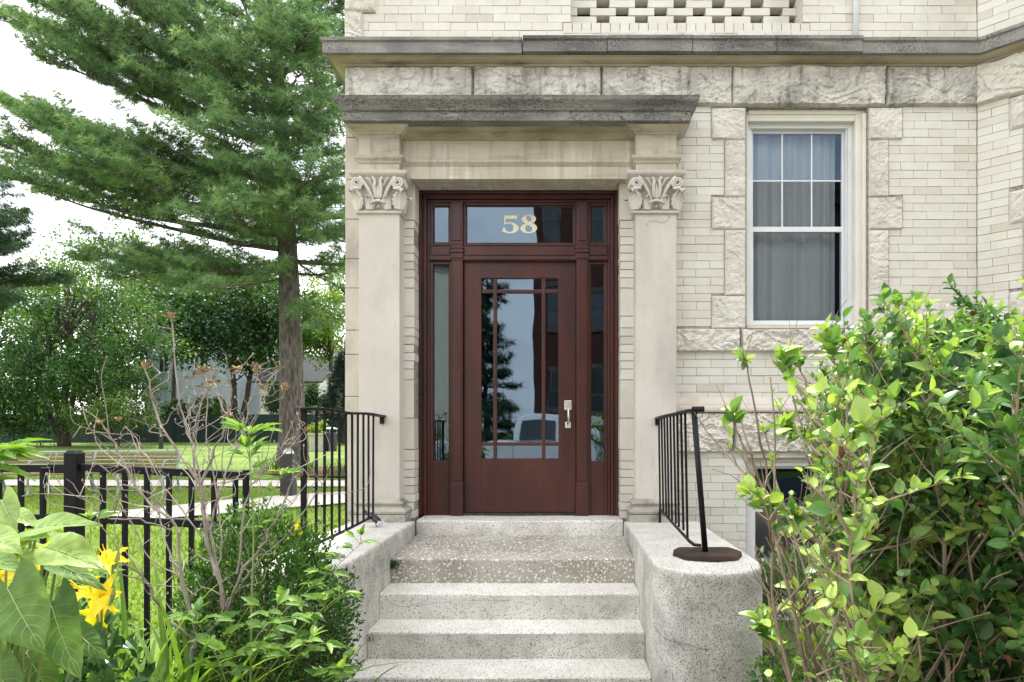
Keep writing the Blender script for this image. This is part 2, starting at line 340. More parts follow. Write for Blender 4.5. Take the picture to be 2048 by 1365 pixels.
M['carpaint'] = mat('white_car_paint', (.74, .75, .76), (.78, .79, .80), 1, .15, spec=.6, coat=.6)
M['rubber'] = mat('black_rubber', (.012, .012, .012), (.02, .02, .02), 8, .8)
M['planter'] = mat('stone_planter', (.36, .33, .28), (.46, .43, .38), 8, .9)
M['pipe'] = mat('white_pipe', (.80, .84, .90), (.86, .89, .94), 5, .35)
M['blackplastic'] = mat('black_plastic', (.014, .016, .02), (.03, .033, .04), 8, .3, spec=.55)

def aggregate(name, base, chips, scale, matrix_dark, chipfrac=.5, bump=.002, dirt=.5, darkchip=None):
    """exposed aggregate: voronoi chips of varied colour in a cement matrix"""
    m = bpy.data.materials.new(name); m.use_nodes = True; t = m.node_tree; b = t.nodes['Principled BSDF']; N, L = t.nodes.new, t.links.new
    ge = N('ShaderNodeNewGeometry')
    wn = N('ShaderNodeTexNoise'); wn.inputs['Scale'].default_value = scale*.8; L(ge.outputs['Position'], wn.inputs['Vector'])
    wm = N('ShaderNodeMixRGB'); wm.blend_type = 'LINEAR_LIGHT'; wm.inputs[0].default_value = .35/scale*1.2
    L(ge.outputs['Position'], wm.inputs[1]); L(wn.outputs['Color'], wm.inputs[2])
    vo = N('ShaderNodeTexVoronoi'); vo.inputs['Scale'].default_value = scale; L(wm.outputs[0], vo.inputs['Vector'])
    sp = N('ShaderNodeSeparateColor'); L(vo.outputs['Color'], sp.inputs[0])
    cr = N('ShaderNodeValToRGB'); cr.color_ramp.interpolation = 'CONSTANT'
    cr.color_ramp.elements[0].color = (*chips[0], 1); cr.color_ramp.elements[1].color = (*chips[1], 1); cr.color_ramp.elements[1].position = .3
    for k, c in enumerate(chips[2:]):
        e = cr.color_ramp.elements.new(.55+.2*k); e.color = (*c, 1)
    L(sp.outputs[0], cr.inputs[0])
    # chip size per cell
    th = N('ShaderNodeMapRange'); th.inputs[3].default_value = .10; th.inputs[4].default_value = .10+chipfrac*.8; L(sp.outputs[1], th.inputs[0])
    lt = N('ShaderNodeMath'); lt.operation = 'SUBTRACT'; L(th.outputs[0], lt.inputs[0]); L(vo.outputs['Distance'], lt.inputs[1])
    ms = N('ShaderNodeMapRange'); ms.inputs[1].default_value = -.02; ms.inputs[2].default_value = .05; L(lt.outputs[0], ms.inputs[0])
    bn = N('ShaderNodeTexNoise'); bn.inputs['Scale'].default_value = 2.5; bn.inputs['Detail'].default_value = 8; L(ge.outputs['Position'], bn.inputs['Vector'])
    br = N('ShaderNodeValToRGB'); br.color_ramp.elements[0].position = .35; br.color_ramp.elements[1].position = .66
    br.color_ramp.elements[0].color = (*base[0], 1); br.color_ramp.elements[1].color = (*base[1], 1); L(bn.outputs['Fac'], br.inputs[0])
    mix = N('ShaderNodeMixRGB'); L(ms.outputs[0], mix.inputs[0]); L(br.outputs[0], mix.inputs[1]); L(cr.outputs[0], mix.inputs[2])
    # dark grit
    v2 = N('ShaderNodeTexVoronoi'); v2.inputs['Scale'].default_value = scale*1.7; L(wm.outputs[0], v2.inputs['Vector'])
    s2 = N('ShaderNodeSeparateColor'); L(v2.outputs['Color'], s2.inputs[0])
    g1 = N('ShaderNodeMath'); g1.operation = 'GREATER_THAN'; g1.inputs[1].default_value = 1-matrix_dark; L(s2.outputs[1], g1.inputs[0])
    g2 = N('ShaderNodeMath'); g2.operation = 'LESS_THAN'; g2.inputs[1].default_value = .38; L(v2.outputs['Distance'], g2.inputs[0])
    g3 = N('ShaderNodeMath'); g3.operation = 'MULTIPLY'; L(g1.outputs[0], g3.inputs[0]); L(g2.outputs[0], g3.inputs[1])
    mi2 = N('ShaderNodeMixRGB'); mi2.inputs[2].default_value = (*(darkchip or (.06, .055, .05)), 1); L(g3.outputs[0], mi2.inputs[0]); L(mix.outputs[0], mi2.inputs[1])
    # grime patches, full on upright faces, fainter on upward ones
    dn = N('ShaderNodeTexNoise'); dn.inputs['Scale'].default_value = 3.2; dn.inputs['Detail'].default_value = 9; dn.inputs['Roughness'].default_value = .65; L(ge.outputs['Position'], dn.inputs['Vector'])
    dr = N('ShaderNodeMapRange'); dr.inputs[1].default_value = .42; dr.inputs[2].default_value = .72; dr.inputs[4].default_value = dirt; L(dn.outputs['Fac'], dr.inputs[0])
    sn = N('ShaderNodeSeparateXYZ'); L(ge.outputs['True Normal'], sn.inputs[0])
    um = N('ShaderNodeMapRange'); um.inputs[1].default_value = .3; um.inputs[2].default_value = .8; um.inputs[3].default_value = 1; um.inputs[4].default_value = .22; L(sn.outputs[2], um.inputs[0])
    dm = N('ShaderNodeMath'); dm.operation = 'MULTIPLY'; L(dr.outputs[0], dm.inputs[0]); L(um.outputs[0], dm.inputs[1])
    mi3 = N('ShaderNodeMixRGB'); mi3.inputs[2].default_value = (.11, .10, .085, 1); L(dm.outputs[0], mi3.inputs[0]); L(mi2.outputs[0], mi3.inputs[1])
    L(mi3.outputs[0], b.inputs['Base Color']); b.inputs['Roughness'].default_value = .85; b.inputs['Specular IOR Level'].default_value = .3
    bp = N('ShaderNodeBump'); bp.inputs['Strength'].default_value = 1; bp.inputs['Distance'].default_value = bump
    L(ms.outputs[0], bp.inputs['Height']); L(bp.outputs[0], b.inputs['Normal'])
    return m
M['step'] = aggregate('terrazzo_step', ((.70, .675, .615), (.80, .78, .73)), ((.86, .845, .81), (.68, .655, .60), (.87, .86, .83), (.34, .32, .29)), 90, .34, .45, .003, .6, (.10, .09, .08))
M['pebble'] = aggregate('exposed_pebble_landing', ((.30, .27, .22), (.50, .47, .41)), ((.80, .78, .74), (.66, .63, .57), (.85, .84, .81), (.50, .48, .44)), 58, .22, .66, .006, .2)
M['cheek'] = aggregate('rough_aggregate_cheek', ((.60, .58, .52), (.78, .76, .71)), ((.80, .78, .74), (.58, .56, .51), (.86, .85, .82), (.42, .40, .36)), 95, .42, .42, .007, .72, (.11, .10, .09))
# ================================================================ the apartment building
W = 5.35
XL, XR = -1.686, 3.267
bld = thing('apartment_building', 'cream brick apartment building with carved stone doorway and maroon door', 'building', (0.8, 5.5, 0))
def make_T(O, d):
    d = Vector(d).normalized(); n = Vector((d.y, -d.x))
    def T(V):
        V = np.asarray(V, float); u = V[:, 0]; q = W-V[:, 1]
        return np.stack([O[0]+u*d.x+q*n.x, O[1]+u*d.y+q*n.y, V[:, 2]], 1)
    return T
def make_brick(mb, x0, x1, z0, z1, holes=(), T=None, seed=1, y=W, ch=.0645, bl=.213, thick=.05, phase=0.0, j=.0036):
    r = random.Random(seed); nz = max(1, round((z1-z0)/ch)); c = (z1-z0)/nz
    for i in range(nz):
        za, zb = z0+i*c, z0+(i+1)*c; zm = (za+zb)/2
        iv = [(x0, x1)]
        for (hx0, hx1, hz0, hz1) in holes:
            if hz0 < zm < hz1:
                nv = []
                for a, b in iv:
                    if hx1 <= a or hx0 >= b: nv.append((a, b)); continue
                    if hx0 > a: nv.append((a, hx0))
                    if hx1 < b: nv.append((hx1, b))
                iv = nv
        off = (bl/2 if i % 2 else 0)+phase+r.uniform(-.012, .012)
        for a, b in iv:
            x = math.floor((a-off)/bl)*bl+off
            while x < b-1e-4:
                xa, xb = max(x, a), min(x+bl, b); x += bl
                if xb-xa < .03:
                    continue
                if xa-a < .03: xa = a
                if b-xb < .03: xb = b
                dz = r.uniform(-.0012, .0012); dy = r.uniform(-.0022, .0015)
                t = min(1, max(0, r.gauss(.62, .17))) if r.random() > .06 else r.uniform(.1, .4)
                q = .0015
                mb.box(xa+.0011+r.uniform(0, q*.7), xb-.0011-r.uniform(0, q*.7), y+dy, y+thick, za+j/2+dz, zb-j/2+dz, t, T, 'xXyzZ')
def rock(mb, x0, x1, z0, z1, y=W, proud=.03, T=None, seed=0, res=.0105, margin=.012, ends=True):
    nx = max(3, int((x1-x0)/res)); nz = max(3, int((z1-z0)/res)); V = []
    X = np.linspace(x0, x1, nx+1); Z = np.linspace(z0, z1, nz+1)
    so = seed*7.31
    for x in X:
        for z in Z:
            e = min(x-x0, x1-x, z-z0, z1-z); k = min(1, e/margin) ; k = k*k*(3-2*k)
            p = Vector((x*3.1+so, z*3.6, so*.7))
            a = mnoise.noise(p)*.6+.5
            rdg = 1-abs(mnoise.noise(Vector((x*6+so, z*9+x*3, 2.2+so))))*2
            h = .45+.75*a+.8*max(0, rdg)*mnoise.noise(p*1.3+Vector((5, 5, 5)))+.42*mnoise.noise(p*4.2)+.30*mnoise.noise(p*10)+.26*abs(mnoise.noise(p*19))+.12*mnoise.noise(p*34)
            # conchoidal steps
            st = mnoise.noise(Vector((x*4+so*2, z*6+x*2, 1)))*3.2; h += .42*(st-math.floor(st))
            V.append((x, y-.004-proud*max(0, h)*k, z))
    k = nz+1
    Fc = [(i*k+j, (i+1)*k+j, (i+1)*k+j+1, i*k+j+1) for i in range(nx) for j in range(nz)]
    V = np.array(V)
    n0 = len(V)
    if ends:   # skirts back into the wall
        ring = [i*k for i in range(nx+1)]+[nx*k+j for j in range(1, nz+1)]+[i*k+nz for i in range(nx-1, -1, -1)]+[j for j in range(nz-1, 0, -1)]
        B = V[ring].copy(); B[:, 1] = y+.03; V = np.vstack([V, B]); m = len(ring)
        Fc += [(ring[(q+1) % m], ring[q], n0+q, n0+(q+1) % m) for q in range(m)]
    if T is not None: V = T(V)
    if isinstance(mb, str):
        q = MB(); q.add(V, Fc, .5); return q.build(mb, M['rock_dirty'] if mb == 'frieze_stone' else M['rock'], bld)
    mb.add(V, Fc, random.Random(seed).uniform(.3, .8))

# window / door openings and stone areas of the front wall (x0, x1, z0, z1)
WIN = (1.463, 2.41, 2.30, 4.037)
BAS = (1.459, 2.41, .42, 1.285)
qz = [(4.030, 3.782, 1), (3.778, 3.333, 0), (3.329, 3.078, 1), (3.074, 2.561, 0), (2.557, 2.303, 1)]
quoins = []
for (zt, zb, wide) in qz:
    quoins.append((1.188 if wide else 1.290, 1.452, zb, zt)); quoins.append((2.42, 2.682 if wide else 2.573, zb, zt))
LAT = (.086, 1.90, 4.70, 5.55)
holes = [WIN, BAS, (-1.70, .885, 0, 4.05), (-2, 4, 4.037, 4.52), (.88, 3.3, 2.116, 2.303), (.88, 3.3, 1.33, 1.763), LAT,
         (.02, 1.96, 4.615, 4.70), (-1.7, -1.445, 4.78, 5.3), (-1.7, -1.545, 4.50, 4.78)]+[(a-.004, b+.004, c-.003, d+.003) for a, b, c, d in quoins]
mb = MB()
make_brick(mb, XL, XR, 0, 5.8, holes, seed=3)
for k in range(26):                                                    # rowlock course under the lattice
    x = .022+k*.0745; mb.box(x+.003, x+.0715, W-.002+rnd.uniform(-.002, .002), W+.1, 4.618, 4.697, rnd.uniform(.3, .8))
Tb = make_T((XR, W), (1, -1)); BL = .92
bayq = [(.215, .33, z0, z1) for (z1, z0, w_) in [(4.03, 3.78, 0), (3.32, 3.07, 0), (2.557, 2.303, 0)]]+[(.305, .33, z0, z1) for (z1, z0, w_) in [(3.78, 3.32, 0), (3.07, 2.557, 0)]]
BW = (.33, .84, 2.303, 4.035)
make_brick(mb, 0.004, BL, 0, 5.8, [(0, BL, 4.037, 4.52), (0, BL, 2.116, 2.303), (0, BL, 1.33, 1.763), BW]+bayq, Tb, seed=4)
BX, BY = XR+BL*.7071, W-BL*.7071
Tf = make_T((BX, BY), (1, 0))
make_brick(mb, 0, 2.4, 0, 5.8, [(0, 2.4, 4.037, 4.52), (0, 2.4, 2.116, 2.303), (0, 2.4, 1.33, 1.763)], Tf, seed=5)
Tl = make_T((XL, 13.0), (0, -1))
make_brick(mb, 0, 13.0-W, 0, 5.8, [(0, 9, 4.037, 4.52), (13-W-.25, 13-W+.1, 0, 4.1)], Tl, seed=6)
mb.build('brick_facing', M['brick'], bld)
# mortar backing of the walls, in butted blocks round the openings
mb = MB(); b0, b1 = W+.0045, W+.33
def wallbox(x0, x1, z0, z1): mb.box(x0, x1, b0, b1, z0, z1)
wallbox(XL+.005, -1.22, 0, 5.8); wallbox(-1.22, .575, 3.75, 4.70); wallbox(-1.22, .575, 0, .60)
wallbox(.575, 1.463, 0, 4.70); wallbox(1.463, 2.41, 4.037, 4.70); wallbox(1.463, 2.41, 1.285, 2.30); wallbox(1.463, 2.41, 0, .42); wallbox(2.41, XR, 0, 4.70)
wallbox(-1.22, .086, 4.70, 5.8); wallbox(.086, 1.90, 5.55, 5.8); wallbox(1.90, XR, 4.70, 5.8)
for (x0, x1, z0, z1) in [(0, .33, 0, 5.8), (.84, BL, 0, 5.8), (.33, .84, 0, 2.303), (.33, .84, 4.035, 5.8)]: mb.box(x0, x1, b0, b1-.1, z0, z1, T=Tb)
mb.box(0.08, 2.4, b0, b1, 0, 5.8, T=Tf); mb.box(.02, 13-W-.34, b0, b1, 0, 5.8, T=Tl)
mb.build('wall', M['mortar'], bld)
mb = MB(); mb.box(XL, BX+2.4, W+.3, 13, 5.8, 5.95); mb.box(XR, BX+2.4, BY, W+.3, 5.8, 5.95); mb.build('roof', M['roof'], bld)
mb = MB(); mb.box(BX+2.06, BX+2.4, W, 13, 0, 5.8); mb.box(XL+.3, BX+2.06, 12.7, 13, 0, 5.8); mb.build('rear_wall', M['tanbrick'], bld)

# ---- lattice of spaced bricks with an open loggia behind
mb = MB(); yl = W+.14
for i in range(13):
    z0 = 4.712+i*.0652
    for k in range(-1, 7):
        x0 = .088+k*.31+(0 if i % 2 else .155)
        xa, xb = max(x0, .088), min(x0+.206, 1.898)
        if xb-xa > .02: mb.box(xa, xb, yl+rnd.uniform(-.003, .003), yl+.10, z0, z0+.0598, rnd.uniform(.35, .85))
mb.box(.088, 1.898, yl+.01, yl+.10, 4.700, 4.7115, .1)
mb.build('brick_lattice', M['brick'], bld, bev=.003)
mb = MB(); mb.box(.088, 1.898, W+.9, W+1.0, 4.7, 5.55); mb.box(.088, 1.898, W+.33, W+1.0, 4.6, 4.7); mb.box(.088, 1.898, W+.33, W+1.0, 5.55, 5.6); mb.box(0, .088, W+.33, W+1, 4.6, 5.6); mb.box(1.898, 1.98, W+.33, W+1, 4.6, 5.6)
mb.build('loggia', M['dark'], bld)
for xa, xb in ((1.898, 1.95), (.04, .0875)):                          # brick returns of the loggia opening
    mb = MB()
    for i in range(13): mb.box(xa, xb, W+.006, yl+.1, 4.704+i*.0652, 4.704+i*.0652+.060, rnd.uniform(.3, .9))
    mb.build('loggia_jamb', M['brick'], bld)

# ---- upper cornice round the corner and the bay
cpath = [(XL, 13.0), (XL, W), (XR, W), (BX, BY), (BX+2.4, BY)]
def cut(path, i0, f0, i1, f1):
    lerp = lambda i, f: (path[i][0]+(path[i+1][0]-path[i][0])*f, path[i][1]+(path[i+1][1]-path[i][1])*f)
    return [lerp(i0, f0)]+[path[k] for k in range(i0+1, i1+1)]+[lerp(i1, f1)]
tot = XR-XL
def fx(px): return ((px-1120)/255-XL)/tot
cor = [(0, 4.393), (.132, 4.393), (.131, 4.474), (.146, 4.484), (.147, 4.507), (0, 4.56)]
cov = [(0, 4.345), (.022, 4.352), (.024, 4.362), (.045, 4.366), (.075, 4.376), (.088, 4.386), (.10, 4.387), (.10, 4.393)]
mb = MB(); mb.sweep(cut(cpath, 0, 0, 1, fx(1046)-.0006), cor); mb.sweep(cut(cpath, 1, fx(1710), 4-1, 1), [(p, z-.002) for p, z in cor]); mb.build('cornice', M['cornice'], bld)
mb = MB(); px = [1047, 1212, 1378, 1542, 1709]
for a, b in zip(px[:-1], px[1:]):
    d = rnd.uniform(-.003, .004)
    mb.sweep([(XL+fx(a+.6)*tot, W), (XL+fx(b-.6)*tot, W)], [(p+.012+d if p else 0, z+.004+d*.5) for p, z in cor])
mb.build('worn_cornice_stones', M['cornice_dark'], bld)
mb = MB(); mb.sweep(cut(cpath, 0, 0, 3, 1), cov); mb.build('cornice_soffit', M['soffit'], bld)

# ---- rock faced stones: frieze, quoins, sill course, base course
js = [690, 947, 1203, 1464, 1770, 1953]
for k, (a, b) in enumerate(zip(js[:-1], js[1:])):
    rock('frieze_stone', PX(a, W)+(0 if k else .0)+.003, PX(b, W)-.003, 4.041, 4.347, seed=20+k, proud=.030 if k > 0 else .022, res=.012)
rock('frieze_block', .003, .45, 4.041, 4.347, T=Tb, seed=31); rock('frieze_block', .456, BL, 4.041, 4.347, T=Tb, seed=32)
rock('frieze_block', .0, 1.1, 4.041, 4.347, T=Tf, seed=33); rock('frieze_block', 1.106, 2.4, 4.041, 4.347, T=Tf, seed=34)
for k, (a, b, c, d) in enumerate(quoins): rock('quoin_stone', a, b, c, d, seed=40+k, proud=.016, res=.010, margin=.008)
for k, (a, b) in enumerate([(1353, 1479), (1482, 1716), (1719, 1953)]): rock('sill_stone', PX(a, W)-.02 if k == 0 else PX(a, W), PX(b, W), 2.118, 2.300, seed=60+k, proud=.034)
for k, (a, b) in enumerate([(1353, 1464), (1467, 1700), (1703, 1953)]): rock('base_course_stone', PX(a, W)-.03 if k == 0 else PX(a, W), PX(b, W), 1.333, 1.645, seed=70+k, proud=.045)
for T_, ln in ((Tb, BL), (Tf, 2.4)):
    rock('sill_stone', .004, ln*.5-.003, 2.118, 2.300, T=T_, seed=80); rock('sill_stone', ln*.5+.003, ln-.003, 2.118, 2.300, T=T_, seed=81)
    rock('base_course_stone', .004, ln*.5-.003, 1.333, 1.645, T=T_, seed=82); rock('base_course_stone', ln*.5+.003, ln-.003, 1.333, 1.645, T=T_, seed=83)
for k, (a, b, c, d) in enumerate(bayq): rock('quoin_stone', a+.003, b, c+.003, d-.003, T=Tb, seed=90+k, proud=.018, res=.02)
rock('quoin_stone', XL, -1.443, 4.78, 5.02, seed=97); rock('quoin_stone', XL, -1.545, 4.52, 4.776, seed=98); rock('quoin_stone', XL, -1.443, 5.024, 5.27, seed=99)
mb = MB()                                                             # water table moulding, window sills
wt = [(0, 1.646), (.055, 1.648), (.062, 1.662), (.06, 1.685), (.045, 1.69), (.04, 1.715), (.028, 1.735), (.012, 1.757), (0, 1.762)]
mb.sweep([(.885, W), (XR, W), (BX, BY), (BX+2.4, BY)], wt)
mb.box(WIN[0]+.001, WIN[1]-.001, W-.028, W+.12, 2.3005, 2.332)
mb.box(BAS[0]+.001, BAS[1]-.001, W-.02, W+.12, .395, .428)
mb.build('stone_moulding', M['lime'], bld, bev=.003)

# ---- sash windows
def sash_window(x0, x1, z0, z1, zmeet, grid, y=W+.10, T=None, name='window', cream=True, curtain=True, ww=.05):
    root = MB()
    if cream:
        root.box(x0+.001, x0+.025, y-.05, y+.09, z0, z1-.001, T=T); root.box(x1-.075, x1-.001, y-.055, y+.09, z0, z1-.001, T=T)
        root.box(x0+.0251, x1-.0751, y-.05, y+.09, z1-.085, z1-.001, T=T); root.box(x0+.0251, x1-.0751, y-.062, y-.0505, z1-.035, z1-.001, T=T)
        root.box(x1-.030, x1-.001, y-.085, y-.056, z0, z1-.036, T=T)
    else:
        root.box(x0+.001, x1-.001, y-.02, y+.09, z1-.03, z1-.001, T=T)
    fr = root.build(name, M['cream_wood'], bld, bev=.004)
    a, b, c, d = (x0+.026, x1-.076, z0+.035, z1-.086) if cream else (x0+.001, x1-.001, z0+.010, z1-.031)
    f = MB(); fw_ = .034 if cream else .070
    for (p, q, r_, s_, yy) in ((a, a+fw_, c, d, 0), (b-fw_, b, c, d, 0), (a+fw_, b-fw_, c, c+.028, 0), (a+fw_, b-fw_, d-.034, d, 0)):
        f.box(p, q, y+yy, y+.08, r_, s_, T=T)
    f.box(a+fw_+.0001, a+fw_+.012, y+.016, y+.08, c+.0281, d-.0341, T=T); f.box(b-fw_-.012, b-fw_-.0001, y+.016, y+.08, c+.0281, d-.0341, T=T)
    f.build('frame', M['white_vinyl'], fr, bev=.003)
    s = MB(); a2, b2 = a+fw_+.013, b-fw_-.013; zt, zb = d-.036, c+.03
    for (p, q, r_, s2, yy) in ((a2, a2+.018, zmeet+.02, zt, .045), (b2-.018, b2, zmeet+.02, zt, .045), (a2+.018, b2-.018, zt-.02, zt, .045),
                               (a2, b2, zmeet-.022, zmeet+.0199, .034),
                               (a2, a2+.016, zb, zmeet-.0221, .030), (b2-.026, b2, zb, zmeet-.0221, .030), (a2+.016, b2-.026, zb, zb+.022, .030)):
        s.box(p, q, y+yy, y+.075, r_, s2, T=T)
    if grid:
        gw = (b2-a2-.036)/3
        for k in (1, 2): s.box(a2+.018+gw*k-.006, a2+.018+gw*k+.006, y+.056, y+.066, zmeet+.02, zt-.02, T=T)
        zz = (zmeet+.02+zt-.02)/2; s.box(a2+.018, b2-.018, y+.057, y+.065, zz-.006, zz+.006, T=T)
    s.build('sash', M['white_vinyl'], fr, bev=.002)
    g = MB(); g.box(a2+.01, b2-.01, y+.0605, y+.0625, zmeet, zt-.01, T=T); g.build('upper_pane', M['glass2'], fr)
    g = MB(); g.box(a2+.01, b2-.015, y+.048, y+.050, zb+.01, zmeet-.01, T=T); g.build('lower_pane', M['glass2'] if curtain else M['darkglass'], fr)
    if curtain:
        cm = MB(); n = 60; V = []
        for i in range(n+1):
            x = a2-.04+(b2-a2+.02 if z0 > 2 else 1)*i/n
            yy = y+.165+.020*math.sin(i*.36)+.008*math.sin(i*.97+1)+.006*math.sin(i*2.3)
            V += [(x, yy+.01, z0), (x+.004*math.sin(i), yy, z1)]
        V = np.array(V)
        if T is not None: V = T(V)
        cm.add(V, [(2*i, 2*i+2, 2*i+3, 2*i+1) for i in range(n)]); cm.build('curtain', M['curtain'], fr, smooth=True)
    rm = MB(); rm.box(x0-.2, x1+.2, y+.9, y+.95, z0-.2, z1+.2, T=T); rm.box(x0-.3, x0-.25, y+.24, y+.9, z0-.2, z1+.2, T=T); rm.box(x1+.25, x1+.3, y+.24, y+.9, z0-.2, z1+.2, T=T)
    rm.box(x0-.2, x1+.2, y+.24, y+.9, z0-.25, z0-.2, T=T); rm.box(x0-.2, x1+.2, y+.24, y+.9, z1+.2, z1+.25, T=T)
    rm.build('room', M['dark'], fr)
    return fr
sash_window(*WIN, 3.122, True)
sash_window(*BAS, .875, False, cream=False, curtain=False, y=W+.07, name='basement_window')
sash_window(*BW, 3.12, False, T=Tb, name='bay_window')

# ---- portal: corner strip, jambs, pilasters, entablature, cornice
mb = MB(); zz = [.0, .45, .80, 1.77, 2.10, 2.29, 2.62, 2.85, 3.16, 3.47, 3.80, 4.033]
for k, (a, b) in enumerate(zip(zz[:-1], zz[1:])):
    d = rnd.uniform(-.004, .003); mb.box(XL+rnd.uniform(0, .004), -1.45, W-.004+d, W+.08, a+.0025, b-.0025, rnd.random())
    mb.box(XL-.002, XL+.1, W+.0801, W+.26, a+.0025, b-.0025)
mb.build('corner_stones', M['lime'], bld, bev=.004)
YJ = W+.17
for side, (xa, xb) in enumerate(((-1.221, -1.141), (.470, .576))):
    mb = MB()
    z = .812; i = 0; r = random.Random(5+side)
    stones = [(1.355, 1.60), (1.60, 1.90), (1.90, 1.985), (2.40, 2.62), (2.62, 2.70)]
    while z < 3.15:
        st = [s for s in stones if s[0] <= z+.001 < s[1]]
        h = (st[0][1]-z) if st else min(.0645, 3.152-z)
        if not st:
            nx = [s[0] for s in stones if s[0] > z+.001]; 
            if nx and nx[0]-z < h+.03: h = nx[0]-z
        dx = r.uniform(0, .006)
        mb.box(xa if side == 0 else xa+dx, xb-dx if side == 0 else xb, W+r.uniform(-.004, .001), YJ, z+.0028, z+h-.0028, r.uniform(.15, .7))
        z += h; i += 1
    jb = mb.build('door_jamb', M['brick'], bld, bev=.003)
    mb = MB(); mb.box(*((-1.24, -1.146) if side == 0 else (.475, .60)), W+.006, YJ+.15, .6, 3.152); mb.build('mortar_bed', M['mortar'], jb)
    mb = MB(); mb.box(*((-1.2215, -1.139) if side == 0 else (.468, .577)), W-.002, YJ, 3.155, 3.443); mb.build('springer_stone', M['lime'], bld, bev=.004)

